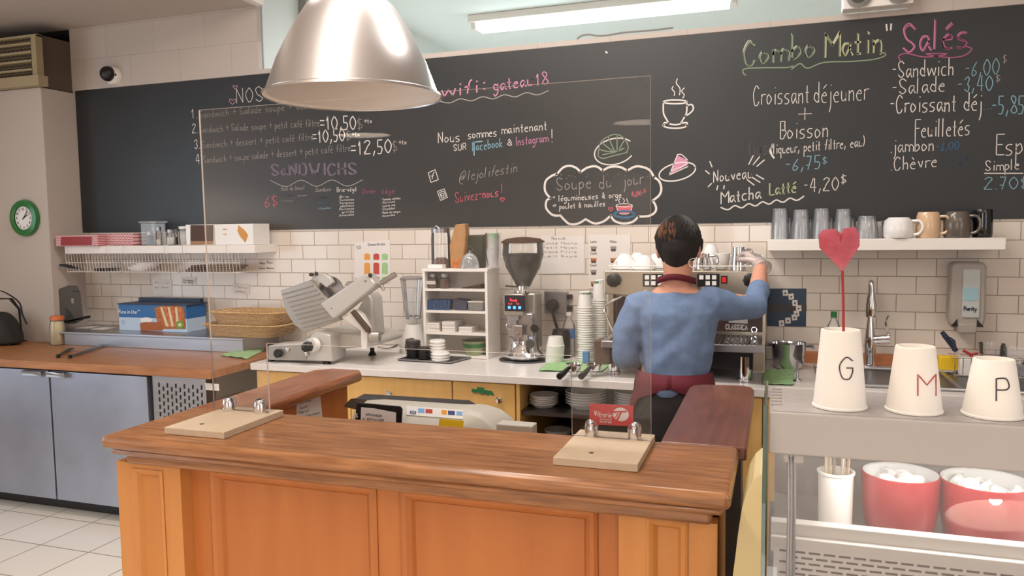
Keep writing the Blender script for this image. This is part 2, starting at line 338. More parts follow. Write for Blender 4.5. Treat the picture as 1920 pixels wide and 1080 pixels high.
# ===================================================== CHALKBOARD
bl=onY(135,172,YW); Z0,Z1=1.613,2.573
cb=thing('chalkboard','long black chalkboard menu covering the upper wall above the white tiles','chalkboard',(-1.5,YW,Z0))
m=MB().box(-4.535,3.2,YW-.006,YW-.0005,Z0,Z1); obj('board',m,'blackboard',cb,smooth=False)
YB=YW-.0075
def B(u,v): return onY(u,v,YB)
PX=1/1462*4.25
def line(text,x0,y0,x1,y1,cap,color='chalk',pen=2.0,lab=None,slant=0,name='chalk_lettering',mb=None):
    a,b=B(x0,y0),B(x1,y1); q=mb or MB()
    write(q,text,a,b-a,(0,0,1),cap*PX,pen*PX*.68,(b-a).length,Vector((0,-1,0)),slant=slant)
    if mb is None: obj(name,q,color,cb,smooth=False,label=lab)
    return q
def draw(strokes,color,pen,name='chalk_drawing',lab=None,close=False):
    q=MB()
    for s in strokes:
        ribbon(q,smooth_pts([B(*p) for p in s],4,False) if len(s)>2 else [B(*p) for p in s],pen*PX,Vector((0,-1,0)))
    obj(name,q,color,cb,smooth=False,label=lab)
def fillp(pts,color,name='chalk_drawing',lab=None):
    q=MB(); P=[B(*p)+Vector((0,.0004,0)) for p in pts]; q._add(P,[tuple(range(len(P)))]); obj(name,q,color,cb,smooth=False,label=lab)
def wave(x0,y0,x1,y1,amp,n): return [(x0+(x1-x0)*i/(n*2), y0+(y1-y0)*i/(n*2)+amp*(-1)**i) for i in range(n*2+1)]
def ell(cx,cy,rx,ry,a0=0,a1=360,n=14,rot=0):
    o=[]
    for i in range(n+1):
        a=radians(a0+(a1-a0)*i/n); x=rx*cos(a);y=ry*sin(a); r=radians(rot); o.append((cx+x*cos(r)-y*sin(r),cy+x*sin(r)+y*cos(r)))
    return o
def heart(cx,cy,s): return [(cx,cy+s),(cx-s,cy-.1*s),(cx-.7*s,cy-.8*s),(cx,cy-.3*s),(cx+.7*s,cy-.8*s),(cx+s,cy-.1*s),(cx,cy+s)]
line('NOS',444,193,495,190,31,'chalk',1.8,'white chalk word NOS')
draw([heart(436,190,6),heart(441,163,4)],'chalk_pink',1.2,lab='two small pink chalk hearts')
def row(no,txt,x0,y0,x1,y1,cap=15):
    line(no,x0,y0,x0+11,y0-1,20,'chalk',2.2,'list number in white chalk')
    line(txt,x0+14,y0-1,x1,y1,cap,'chalk_dim',1.3,'faint thin chalk menu line')
row('1.','Sandwich + Salade soupe + dessert',360,222,605,201)
row('2.','Sandwich + Salade soupe + petit café filtre',361,250,600,236,15)
row('3.','Sandwich + dessert + petit café filtre',365,279,588,262,15)
row('4.','Sandwich + soupe salade + dessert + petit café filtre',368,307,658,283,15)
for t,a in (('=10,50',(601,243,669,243,27)),('=10,50',(587,268,648,264,25)),('=12,50',(659,290,736,286,27))):
    line(t,*a[:4],a[4],'chalk',3.0,'price in bold white chalk')
line('$',671,244,682,243,26,'chalk_dim',1.3); line('$',650,265,660,264,24,'chalk_dim',1.3); line('$',737,286,747,286,26,'chalk_dim',1.3)
for x,y in ((683,231),(660,256),(748,271)): line('+tx',x,y,x+15,y-1,9,'chalk',1.6)
line('SaNDWICHS',511,328,671,327,23,'chalk_purple',4.6,'purple outlined chalk heading SaNDWICHS'); line('SaNDWICHS',509,329,669,328,24,'chalk_dim',1.0)
draw([wave(507,344,680,343,-6,3)],'chalk_dim',1.4,lab='faint wavy chalk underline')
line('6$',497,388,522,388,27,'chalk_red',2.2,'pink chalk price 6$')
line('Roti de boeuf',528,358,571,355,9,'chalk_dim',1.2); line('-Laitue',528,369,547,368,4,'chalk_bluedim',1); line('-Suisse',557,369,576,367,4,'chalk_dim',.8); line('-Tomate',528,378,549,378,4,'chalk_green',.8)
line('Jambon',591,360,621,358,9,'chalk_dim',1.4); line('-Laitue',594,372,611,370,4,'chalk_bluedim',1); line('-Tomate',594,382,614,381,4,'chalk_blue',1); line('-Cheddar',596,393,621,391,4,'chalk_cyan',1)
line('Brie-végé',632,360,669,358,9,'chalk',1.5)
for i,t in enumerate(('.Brie','.Tomates','.Tomates',' séchées','.Poivrons','  grillés','.Amandes')): line(t,635,371+i*5.8,654+(i>0)*10,370+i*5.6,4,'chalk',1.2)
line('Dinde',680,363,704,362,9,'chalk_magenta',1.2)
for i,t in enumerate(('-Chutney','-Tomate')): line(t,682,372+i*17,702,371+i*17,4,'chalk_bluedim',1)
line('Végé',715,364,740,362,9,'chalk_magenta',1.2)
for i,t in enumerate(('-Tomates séchées','-Poivrons','-Laitue roq','-Cheddar','-Pesto de mangue','-Amandes')): line(t,716,376+i*6.2,737+(14 if i in(0,4) else 4),373+i*6.2,4,'chalk',1.1)
# middle
line('wifi:',829,182,912,170,24,'chalk_pink',4.2,'pink chalk word wifi:'); line('gateau',926,170,1000,160,22,'chalk_pink',3.2,'pink chalk word gateau'); line('18',1006,160,1028,157,23,'chalk_pink',2.6,'pink chalk number 18')
draw([wave(822,192,1028,173,-3,5)],'chalk_dim',1.7,lab='wavy chalk underline below the wifi line')
line('Nous',822,268,863,265,20,'chalk',2.1); line('sommes',878,260,932,255,17,'chalk',2.0); line('maintenant',941,251,1026,243,17,'chalk',2.0)
line('SUR',851,283,875,280,12,'chalk',1.8); line('Facebook',886,283,943,275,17,'chalk_cyan',2.0,'blue chalk word'); draw([[(886,267),(904,265)],[(889,267),(889,291)]],'chalk_cyan',2.2); line('&',951,274,962,272,13,'chalk',1.8); line('Instagram',967,273,1028,265,16,'chalk_pink',1.6,'pink chalk word'); line('!',1033,266,1037,266,23,'chalk',2)
line('@lejolifestin',861,340,970,322,19,'chalk_dim',1.4,'faint slanted handwriting',slant=.25)
line('Suivez',854,380,897,373,20,'chalk_red',1.7,'pink chalk word'); line('-nous',899,372,935,368,17,'chalk_red',2.4); line('!',939,370,943,370,26,'chalk_red',1.8); draw([heart(942,374,4)],'chalk_red',1.3)
draw([[(803,324),(816,318),(822,336),(808,342),(803,324)]][:0]+[[(803,324),(816,318)],[(816,318),(822,337)],[(822,337),(808,342)],[(808,342),(803,324)]],'chalk',1.5,lab='small chalk square logo with a letter F'); line('f',808,336,815,334,12,'chalk',2)
draw([[(820,359),(833,354)],[(833,354),(839,370)],[(839,370),(826,376)],[(826,376),(820,359)],[(824,361),(832,358)],[(832,358),(836,368)],[(836,368),(828,372)],[(828,372),(824,361)],ell(829.5,365,2.6,2.6)],'chalk',1.3,lab='small chalk square camera logo')
# soup cloud
lobes=[(1032,372),(1022,358),(1023,340),(1034,330),(1044,326)],[(1043,328),(1056,314),(1070,311),(1082,316),(1088,323)],[(1088,323),(1102,314),(1118,312),(1130,320)],[(1130,320),(1144,313),(1162,313),(1176,320)],[(1176,320),(1192,312),(1208,314),(1219,320),(1226,332)],[(1226,332),(1236,340),(1240,354),(1236,366),(1224,376)],[(1224,376),(1230,388),(1228,398),(1216,405),(1197,406)],[(1197,406),(1186,416),(1168,419),(1152,414),(1145,404)],[(1145,404),(1132,415),(1115,419),(1100,412)],[(1098,411),(1084,419),(1068,420),(1056,410),(1051,404)],[(1051,404),(1036,403),(1024,390),(1025,376),(1032,372)]
draw([list(l) for l in lobes],'chalk',4.0,lab='thick white chalk cloud outline')
line('Soupe',1044,357,1110,352,24,'chalk_dim',1.7,'chalk words inside the cloud'); line('du',1124,354,1148,350,24,'chalk_dim',1.6); line('jour',1170,349,1207,344,22,'chalk_dim',1.7)
line('*',1037,375,1041,374,8,'chalk',1.5); line('légumineuses & orge',1048,377,1166,370,11,'chalk',1.7); line('*',1037,391,1044,390,9,'chalk',1.8); line('poulet & nouilles',1049,392,1135,386,10,'chalk',1.7)
line('4,00',1184,369,1203,366,9,'chalk_red',1.7); line('$',1207,362,1212,361,8,'chalk_red',1.4)
draw([heart(1145,392,4)],'chalk_red',1.3)
draw([ell(1171,402,19,6)],'chalk_blue',4,lab='blue chalk saucer'); fillp([(1156,386),(1185,385),(1182,396),(1176,401),(1164,401),(1158,396)],'chalk_red',lab='red chalk bowl'); draw([ell(1170.5,385,15,3),[(1155,386),(1160,398),(1166,401),(1176,401),(1182,397),(1186,385)],[(1162,380),(1160,376),(1162,373)],[(1169,380),(1171,376),(1168,372)],[(1178,380),(1176,376),(1175,372)]],'chalk',1.3,lab='steaming chalk bowl')
q=MB()
for i in range(70):
    x=random.uniform(1040,1222);y=random.uniform(324,372)
    if (y>335 and 1040<x<1215 and y<360) or (y>360 and x<1180): continue
    p=B(x,y); w=.6*PX; q.quad(p+Vector((-w,0,-w)),p+Vector((w,0,-w)),p+Vector((w,0,w)),p+Vector((-w,0,w)))
obj('chalk_dots',q,'chalk_dim',cb,smooth=False)
# croissant on a plate
draw([ell(1152,284,38,24,40,330,20,-14)],'chalk',2.2,lab='chalk plate outline')
draw([[(1121,292),(1126,268),(1140,256),(1158,252),(1172,262),(1178,276),(1174,286)],[(1122,280),(1140,284),(1155,283),(1170,278)],[(1128,267),(1148,283)],[(1140,256),(1152,283)],[(1157,252),(1157,283)],[(1171,262),(1160,282)],[(1121,292),(1130,297),(1150,292),(1176,286)],[(1130,290),(1150,286),(1166,281)]],'chalk_green',1.8,lab='greenish chalk croissant')
# cup and cake
draw([[(1244,192),(1244,212),(1251,226),(1254,232)],[(1288,192),(1287,212),(1280,225),(1276,232)],ell(1266,191,22,3.5),[(1254,232),(1266,234),(1277,232)],[(1288,198),(1297,196),(1300,204),(1294,212),(1284,218)],ell(1266,235,22,5.5,-20,200),[(1243,236),(1246,230),(1254,231)],[(1278,231),(1288,230),(1288,236)]],'chalk',2.6,lab='white chalk coffee cup')
draw([[(1262,162),(1260,167),(1265,173),(1264,179)],[(1270,148),(1268,156),(1275,166),(1274,178)],[(1283,165),(1278,171),(1283,178),(1280,184)]],'chalk',1.6,lab='chalk steam lines')
draw([ell(1270,322,35,16,0,360,18,-14)],'chalk',2.4,lab='white chalk plate'); fillp([(1255,327),(1270,291),(1288,300),(1290,309)],'chalk_pink',lab='pink chalk cake slice'); draw([[(1255,328),(1270,291)],[(1270,290),(1278,290),(1289,300)],[(1255,328),(1290,312)],[(1256,323),(1268,316),(1276,314),(1289,306)]],'chalk',1.8)
# combo matin
def bold(t,x0,y0,x1,y1,cap,c1,c2,lab):
    line(t,x0+1.5,y0,x1+1.5,y1,cap*.93,c1,4.6,lab); line(t,x0,y0,x1,y1,cap,c2,1.6)
bold('Combo',1394,123,1529,106,42,'chalk_green','chalk','pale green chalk heading Combo'); bold('Matin',1546,107,1655,97,40,'chalk_yellow','chalk','yellow green chalk heading Matin')
draw([[(1662,46),(1663,57)],[(1671,45),(1670,56)]],'chalk',2.4)
draw([[(1398,141),(1393,136),(1397,129),(1430,127),(1480,126),(1492,118),(1484,130),(1500,119),(1514,128),(1545,117),(1600,115),(1640,111),(1660,104),(1657,99),(1650,102)]],'chalk_green',2.0,lab='green chalk flourish')
line('Croissant',1413,197,1518,192,33,'chalk',1.8); line('déjeuner',1527,193,1629,187,33,'chalk',1.8); line('+',1497,231,1521,230,30,'chalk',1.6)
line('Boisson',1463,260,1554,257,29,'chalk',2.0); line('(jus',1405,295,1440,288,26,'chalk_faint',1.4,'half erased chalk letters'); line('(liqueur, petit filtre, eau)',1446,289,1622,274,17,'chalk',1.7); draw([[(1448,274),(1444,284),(1451,296)]],'chalk',3)
line('-6,75',1474,320,1540,316,22,'chalk_cyan',2.1,'pale blue chalk price'); line('$',1543,308,1552,308,13,'chalk_cyan',1.6)
line('Nouveau',1338,342,1411,333,20,'chalk',2.2)
draw([[(1404,308),(1412,292)],[(1412,309),(1424,294)],[(1419,312),(1433,300)],[(1323,320),(1330,326)],[(1331,303),(1335,313)],[(1328,350),(1334,344)],[(1344,356),(1346,348)],[(1357,354),(1358,348)],[(1401,337),(1414,347)],[(1408,331),(1425,342)],[(1418,328),(1432,336)]],'chalk',1.9,lab='short chalk rays around Nouveau')
line('Matcha',1352,382,1427,371,21,'chalk',2.6,'bold white chalk word Matcha'); line('Latté',1443,366,1494,360,20,'chalk_yellow',3,'yellow chalk word Latté'); line('-4,20',1508,360,1574,356,22,'chalk',2.0); line('$',1578,345,1588,344,16,'chalk',2.2)
draw([wave(1352,392,1507,371,-3,6)],'chalk',2.4,lab='white zigzag chalk underline')
bold('Salés',1693,98,1815,86,46,'chalk_magenta','chalk_pink','large pink chalk heading Salés'); draw([[(1688,113),(1685,105),(1700,100),(1735,107),(1778,101),(1735,101),(1778,108),(1808,104),(1822,92),(1812,87)]],'chalk_magenta',1.8,lab='pink chalk flourish')
line('-Sandwich',1674,146,1789,140,26,'chalk',2.0); line('-6,00',1811,143,1875,139,25,'chalk_cyan',1.8); line('$',1881,119,1889,118,14,'chalk_dim',1.3)
line('-Salade',1674,178,1773,170,24,'chalk',2.0); line('-3,40',1797,172,1863,169,23,'chalk_cyan',2.0); line('$',1868,154,1877,154,12,'chalk_dim',1.3)
line('-Croissant déj',1670,211,1842,207,28,'chalk',2.2); line('...',1845,205,1862,203,10,'chalk_dim',1.2); line('-5,85',1861,213,1921,212,27,'chalk_cyan',2.2)
line('Feuilletés',1716,257,1819,253,28,'chalk',2.1); line('.jambon',1671,286,1752,282,22,'chalk',2.0); line('-6,00',1757,283,1799,280,14,'chalk_blue',1.8,'blue chalk price'); line('.Chèvre',1671,319,1758,312,21,'chalk',2.0); line('-6,25',1776,311,1820,306,14,'chalk_bluedim',1.8,'faint blue chalk price')
line('Espresso',1868,290,2010,288,32,'chalk',2.2); line('Simple',1848,320,1912,317,16,'chalk',1.9); draw([[(1846,325),(1918,325)]],'chalk',1.6); line('2.70$',1846,355,1929,354,19,'chalk_cyan',2.0)
draw([[(1136,97),(1138,99)]],'chalk',3)
# ===================================================== UPPER WALL THINGS
# camera dome
p=onY(215,143,YW-.004); t=thing('security_camera','small black dome security camera on the beige block wall above the board','camera',p)
m=MB().lathe([(.062,0),(.062,.02),(.052,.034)],p,24,Matrix.Rotation(radians(90),3,'X')); obj('base',m,'white_paint',t)
m=MB().sph(p+Vector((-.015,-.04,.01)),.05); obj('dome',m,'black',t)
m=MB().sph(p+Vector((.045,-.035,0)),.007,n=8,m=6); obj('screw',m,'black',t)
# air unit with expanded metal grille on top of the column
p=Vector((-5.1,3.86,2.56)); t=thing('ventilation_unit','cream metal air unit with mesh grille on top of the left column','air unit',p)
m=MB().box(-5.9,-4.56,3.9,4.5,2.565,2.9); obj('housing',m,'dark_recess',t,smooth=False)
m=MB().box(-5.9,-4.49,3.83,3.9,2.56,2.625).box(-4.56,-4.52,3.85,3.9,2.6,2.885).box(-5.9,-4.52,3.86,3.9,2.875,2.89)
for z in (2.66,2.715,2.77,2.825): m.box(-5.9,-4.56,3.845,3.865,z,z+.014)
mat('cream_metal',(166,150,118),.5); obj('frame',m,'cream_metal',t,smooth=False)
m=MB()
for j in range(13):
    z=2.63+j*.02
    for k in range(70):
        x=-5.88+k*.019+(j%2)*.0095
        if x>-4.57: continue
        m.box(x-.002,x+.0145,3.872,3.876,z,z+.006,Matrix.Rotation(.5 if k%2 else -.5,3,'Y'))
mat('mesh_metal',(136,116,84),.5); obj('grille_mesh',m,'mesh_metal',t,smooth=False)
# wall clock
p=onY(50,409,3.885); t=thing('wall_clock','round green rimmed wall clock on the left column','clock',p)
RX=Matrix.Rotation(radians(90),3,'X')
m=MB().lathe([(.075,0),(.118,0),(.122,.015),(.116,.03),(.09,.036),(.078,.028)],p,40,RX,cap=False); mat('clock_green',(30,112,48),.3,coat=.3); obj('rim',m,'clock_green',t)
m=MB().lathe([(.0,.021),(.08,.02)],p,32,RX,cap=False); obj('face',m,'white',t)
m=MB()
for k in range(12):
    a=pi/2-k*pi/6; s=str(k or 12); cx=p+Vector((cos(a)*.06,-.0215,sin(a)*.06)); write(m,s,cx+Vector((-.006*len(s),0,-.007)),(1,0,0),(0,0,1),.014,.003,.009*len(s),Vector((0,-1,0)))
obj('numerals',m,'ink',t,smooth=False)
m=MB().box(p.x-.003,p.x+.003,p.y-.024,p.y-.022,p.z-.01,p.z+.042,Matrix.Rotation(radians(58),3,'Y'),(p.x,p.y-.023,p.z)); obj('hour_hand',m,'black',t,smooth=False)
m=MB().box(p.x-.002,p.x+.002,p.y-.026,p.y-.0245,p.z-.012,p.z+.06,Matrix.Rotation(radians(40),3,'Y'),(p.x,p.y-.025,p.z)); obj('minute_hand',m,'black',t,smooth=False)
# fluorescent fixture in the back room
t=thing('fluorescent_fixture','long white fluorescent tube fixture on the back room ceiling','ceiling light',(-1.4,6.35,3.39))
m=MB().box(-2.5,-.3,6.25,6.47,3.34,3.398); obj('housing',m,'white_paint',t,smooth=False,bevel=.005)
mat('tube_glow',(232,252,255),.5,emit=9)
for y in (6.31,6.41):
    m=MB().cyl((-2.42,y,3.305),(-.38,y,3.305),.03,n=12); obj('tube',m,'tube_glow',t)
for x in (-2.46,-.34): obj('end_cap',MB().box(x-.02,x+.02,6.28,6.44,3.285,3.34),'white_paint',t,smooth=False)
# vent box on the back room's side wall
p=onX(561,30,-3.155); t=thing('wall_vent','grey framed square vent on the back room side wall','vent',p)
m=MB().box(-3.16,-3.1,p.y,p.y+.55,p.z-.12,p.z+.12); m2=MB().box(-3.105,-3.095,p.y+.04,p.y+.51,p.z-.09,p.z+.09); obj('frame',m,'grey',t,smooth=False); obj('grille',m2,'dark_grey',t,smooth=False)
# cable on the ledge
P=[onY(u,v,YW+.05) for u,v in ((1082,74),(1090,67),(1105,65),(1120,67),(1140,66),(1170,61),(1220,57),(1262,52))]
obj('cable',MB().tube(smooth_pts([Vector((p.x,p.y,max(p.z,2.608))) for p in P],3),.005,6),'grey',org=P[0],label='thin grey cable lying along the ledge above the board',cat='cable')
# emergency light
p=onY(1645,18,YW-.03); t=thing('emergency_light','white emergency light with two round lamps above the board at right','emergency light',p)
m=MB().box(p.x-.155,p.x+.145,YW-.09,YW-.006,p.z,p.z+.2); obj('housing',m,'whiteshelf',t,smooth=False,bevel=.006)
for dx in (-.085,.085):
    c=Vector((p.x+dx,YW-.09,p.z+.055)); l=obj('lamp_ring',MB().lathe([(.052,0),(.056,.012),(.04,.022),(.032,.006)],c,24,RX,cap=False),'grey',t); obj('lens',MB().lathe([(0,.01),(.036,.008)],c,20,RX,cap=False),'dark_grey',l)
# ===================================================== PENDANT LAMPS
LS=1.106
prof=[(.045,.34),(.06,.33),(.062,.285),(.082,.27),(.12,.235),(.165,.165),(.205,.085),(.236,0),(.245,-.004),(.247,-.011)]
def pendant(loc,label,pw,group=None):
    t=thing('pendant_lamp',label,'lamp',loc,group)
    L=Vector(loc)
    pp=[(r*LS,z*LS) for r,z in prof]; inner=[(max(.001,r-.004),z-.001) for r,z in pp[::-1]]
    m=MB().lathe(pp[::-1],L,64,cap=False); obj('lamp_shade',m,'alu',t)
    m=MB().lathe([(.243*LS,-.009)]+[(max(.001,r-.005),z-.003) for r,z in pp[::-1][2:]]+[(.001,.33*LS)],L,48,cap=False); obj('shade_lining',m,'lamp_lining',t)
    m=MB().cyl(L+Vector((0,0,.36)),L+Vector((0,0,.43)),.035,.02); obj('socket',m,'steel_dark',t)
    m=MB().cyl(L+Vector((0,0,.38)),(L.x,L.y,3.4),.004,n=8); obj('cord',m,'white',t)
    m=MB().sph(L+Vector((0,0,.2)),.045,.045,.06); obj('bulb',m,'bulb_glow' if pw else 'white',t)
    if pw:
        l=bpy.data.lights.new('pendant_light','POINT'); l.energy=pw; l.color=WARM; l.shadow_soft_size=.03
        o=bpy.data.objects.new('pendant_light',l); o.location=L+Vector((0,0,.09)); C.objects.link(o)
mat('lamp_lining',(240,234,228),.5); mat('bulb_glow',(255,226,190),.5,emit=14)
p=Vector((0,0,H))+ray(662,176)/F*2.4
pendant(p,'large brushed aluminium dome pendant lamp hanging over the counter',0)
for x,y,z in ((-3.9,-3.3,2.45),(-1.27,-4.0,2.5),(1.2,-2.2,2.45)): pendant(Vector((x,y,z)),'lit aluminium dome pendant lamp hanging in the seating area',150,'lit pendant lamps behind the viewer')
# ===================================================== COUNTERS
def pxy(pts,Y): return [(q.x,q.z) for q in (onY(u,v,Y) for u,v in pts)]
def slab(mb,pts,Y,d): return mb.prism(pxy(pts,Y),d,'y',Y)
TZ=.912
# white worktop + cabinets
t=obj('worktop',MB().box(-2.63,3.2,3.405,YW-.001,.876,TZ),['laminate'],org=(-.5,3.6,.876),bevel=.003,label='long white laminate worktop running along the tiled back wall',cat='worktop')
def knob(p,par): return obj('knob',MB().lathe([(.006,0),(.006,.012),(.015,.018),(.018,.027),(.012,.036),(.001,.038)],p,16,RX,cap=False),'chrome',par)
xa,xb,xc=-1.484,-1.16,-.52
c=thing('base_cabinet','maple drawer cabinet under the white worktop with one round knob on its wide drawer','cabinet',(-2.05,3.7,0))
obj('body',MB().box(-2.62,xa-.003,3.45,4.14,.1,.875).box(-2.6,xa-.02,3.5,4.1,0,.1),'maple',c,smooth=False)
d=obj('drawer',MB().box(-2.61,xa-.004,3.43,3.45,.706,.868),'maple',c,smooth=False,bevel=.002); knob(onY(733,737,3.43),d)
for x0,x1 in ((-2.61,-2.05),(-2.045,xa-.004)): obj('door',MB().box(x0,x1,3.43,3.45,.12,.70),'maple',c,smooth=False,bevel=.002)
c=thing('base_cabinet','narrow maple cabinet with a green tape label beside its round knob','cabinet',(-1.32,3.7,0))
obj('body',MB().box(xa,xb,3.45,4.14,0,.875),'maple',c,smooth=False)
d=obj('door',MB().box(xa+.002,xb-.006,3.43,3.45,.1,.868),'maple',c,smooth=False,bevel=.002); knob(onY(939,749,3.43),d)
mat('green_tape',(34,120,74),.6)
q=MB(); slab(q,[(884,734),(927,742),(922,733),(908,731),(907,727),(895,726),(894,730),(884,729)],3.4285,.001); tp=obj('tape_label',q,'green_tape',c,smooth=False)
q=MB(); a=onY(886,737.5,3.4275); write(q,'Mes supplies',a,onY(920,742,3.4275)-a,(0,0,1),.009,.0016,.085,Vector((0,-1,0))); obj('tape_lettering',q,'ink',tp,smooth=False)
c=thing('open_shelf_cabinet','open dark shelf cabinet holding stacked plates under the white worktop','cabinet',(-.85,3.7,0))
obj('side_panel',MB().box(xb+.001,xb+.018,3.43,4.13,0,.875),'maple',c,smooth=False); obj('side_panel',MB().box(xc-.02,xc,3.43,4.13,0,.875),'maple',c,smooth=False)
zs=.742
obj('shelf',MB().box(xb+.018,xc-.02,3.45,4.1,zs-.02,zs),'steel_dark',c,smooth=False); obj('shelf',MB().box(xb+.018,xc-.02,3.45,4.1,.52,.54),'dark_grey',c,smooth=False)
obj('back_panel',MB().box(xb+.018,xc-.02,4.1,4.13,0,.875).box(xb+.018,xc-.02,3.5,4.1,0,.1),'dark_grey',c,smooth=False)
c=thing('base_cabinet','maple cabinet with two tall doors at the right, beyond the brown flap','cabinet',(.3,3.7,0))
obj('body',MB().box(xc+.002,3.1,3.45,4.14,0,.875),'maple',c,smooth=False)
xx=[xc+.004,-.28,onY(1430,760,3.43).x,.5,1.1,1.8,2.5,3.1]
for i in range(7): obj('door',MB().box(xx[i]+.002,xx[i+1]-.002,3.43,3.45,.1,.868),'maple',c,smooth=False,bevel=.003)
# plates
def plate_prof(r,h=.02): return [(.001,.004),(r*.6,.004),(r*.72,h*.5),(r,h),(r,h-.003),(r*.7,0),(r*.5,-.001),(.001,0)]
def stack(name,label,cat,group,prof,mt,x,y,z,n,dz,lab_top=None,seg=28,first=None):
    o=obj(name,MB().lathe(prof,(0,0,0),seg,cap=False),mt,local=True,label=label,cat=cat,group=group); o.location=(x,y,z)
    for k in range(1,n):
        c=o.copy(); C.objects.link(c); c.location=(x+random.uniform(-1,1)*.001,y,z+k*dz)
        if k==n-1 and lab_top: c['label']=lab_top; 
    return o
stack('plate','small white dessert plate in the left stack on the dark open shelf','plate','small plates in the left stack',plate_prof(.07,.022),'porcelain',-1.062,3.56,zs+.001,5,.0095)
stack('plate','large white dinner plate in the middle stack on the dark open shelf','plate','large plates in the middle stack',plate_prof(.098,.03),'porcelain',-.865,3.6,zs+.001,5,.013)
stack('plate','white plate in the stack half hidden behind the barista on the open shelf','plate','plates in the right stack',plate_prof(.09,.028),'porcelain',-.64,3.62,zs+.001,6,.012)
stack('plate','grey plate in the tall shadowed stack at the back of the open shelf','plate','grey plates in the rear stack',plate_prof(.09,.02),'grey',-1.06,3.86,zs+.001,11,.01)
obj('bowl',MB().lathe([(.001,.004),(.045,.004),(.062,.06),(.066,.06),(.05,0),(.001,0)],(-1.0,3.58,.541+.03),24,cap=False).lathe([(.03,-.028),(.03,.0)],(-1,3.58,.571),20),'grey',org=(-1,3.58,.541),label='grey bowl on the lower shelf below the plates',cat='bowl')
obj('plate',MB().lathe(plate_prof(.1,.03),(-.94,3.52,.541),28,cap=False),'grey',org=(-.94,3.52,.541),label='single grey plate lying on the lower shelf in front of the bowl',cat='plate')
# butcher block counter with the steel fridge under it
WZ=.89
obj('butcher_block_counter',MB().box(-6.1,-2.765,3.262,3.882,WZ-.045,WZ),'butcher',org=(-4,3.6,WZ-.045),bevel=.004,label='thick butcher block wood counter above the steel fridge at left',cat='worktop')
c=thing('undercounter_fridge','low stainless steel fridge with flat doors and a slotted vent panel','fridge',(-4,3.6,0))
obj('body',MB().box(-6.1,-2.83,3.35,3.88,.1,WZ-.047),'steel_dark',c,smooth=False)
obj('plinth',MB().box(-6.1,-2.85,3.38,3.88,0,.1),'black',c,smooth=False)
x1=onY(95,700,3.3).x; x2=onY(278,720,3.3).x; x1b=onY(110,940,3.3).x
dr=[(-5.35,x1-.006),(x1+.006,x2)]
for i,(a,b) in enumerate(dr):
    d=obj('door',MB().box(a,b,3.29,3.345,.085,WZ-.058),'steel_door',c,smooth=False,bevel=.004)
    hx=(b-.17,b-.02) if i==0 else (a+.0,a+.14)
    obj('handle',MB().box(hx[0],hx[1],3.262,3.292,WZ-.075,WZ-.06).box(hx[0],hx[1],3.262,3.268,WZ-.088,WZ-.06),'steel',d,smooth=False,bevel=.002)
obj('door',MB().box(-6.1,-5.36,3.29,3.345,.085,WZ-.058),'steel_door',c,smooth=False,bevel=.004)
v=obj('vent_panel',MB().box(x2+.02,-2.84,3.31,3.35,.085,WZ-.055),'steel',c,smooth=False)
q=MB()
for j in range(7):
    for k in range(11):
        x=x2+.06+k*.028+(.014 if False else 0); z=.80-j*.04-(k%2)*.02
        q.box(x,x+.006,3.307,3.311,z-.024,z)
obj('vent_slots',q,'black',v,smooth=False,kind='stuff')
q=MB(); slab(q,[(384,718),(410,720),(411,733),(386,731)],3.3085,.001); obj('label_sticker',q,'paper',v,smooth=False)
# steel ledge
t=thing('steel_rail_cover','low stainless steel ledge with a hinged lid behind the butcher block counter','steel ledge',(-3.9,3.95,WZ))
obj('body',MB().box(-4.45,-2.98,3.80,YW-.002,WZ,.965),'steel',t,smooth=False,bevel=.003)
obj('lid',MB().box(-4.47,-2.96,3.775,YW-.002,.966,.98),'steel',t,smooth=False,bevel=.003)
LZ=.98
# ===================================================== FRONT BAR
BZ=1.07
t=thing('service_counter','orange brown panelled wooden service counter across the foreground','counter',(-.9,1.75,0))
X0,X1=-1.69,-.083
q=MB().box(X0,X1,1.56,1.915,1.034,BZ); obj('counter_top',q,'bar_top',t,bevel=.014,seg=4)
obj('arm_top',MB().prism([(-1.69,1.9),(-1.478,1.9),(-1.478,2.56),(-1.51,2.61),(-1.63,2.61),(-1.69,2.56)],.036,'z',1.034),'bar_top_y',t,bevel=.013,seg=4)
obj('cornice',MB().box(X0+.015,X1-.015,1.578,1.9,1.016,1.034).box(X0+.04,X1-.04,1.604,1.9,.985,1.016),'bar_top',t,bevel=.008)
pl=(onY(217,840,1.62).x,onY(336,850,1.62).x); pr=(onY(1160,925,1.62).x,onY(1345,930,1.62).x)
obj('body',MB().box(pl[0]+.02,pr[1]-.005,1.68,1.88,.0,.985).box(-1.655,-1.505,1.88,2.5,0,1.033).box(pr[1]-.04,pr[1],1.66,1.9,0,.985),'bar_panel',t,smooth=False)
obj('inner_shelf',MB().box(-1.505,-.36,1.88,2.45,.74,.765).box(-.4,-.36,1.88,2.45,0,.74),'bar_panel',t,smooth=False)
FB=1.66
def fpanel(x0,x1,z0,z1,Y,mt,par):
    q=MB().frame(x0,x1,z0,z1,[(0,0),(0,-.004),(.008,-.010),(.018,-.006),(.028,.004),(.034,.014)],Y)
    q.quad((x0+.034,Y+.013,z0+.034),(x1-.034,Y+.013,z0+.034),(x1-.034,Y+.013,z1-.034),(x0+.034,Y+.013,z1-.034)); obj('raised_moulding',q,mt,par,smooth=False)
ra,rb=onY(393,880,FB),onY(706,905,FB); rc,rd=onY(749,910,FB),onY(1121,945,FB)
zt=.5*(ra.z+rc.z)
q=MB()
xs=[pl[1],ra.x,rb.x,rc.x,rd.x,pr[0]]
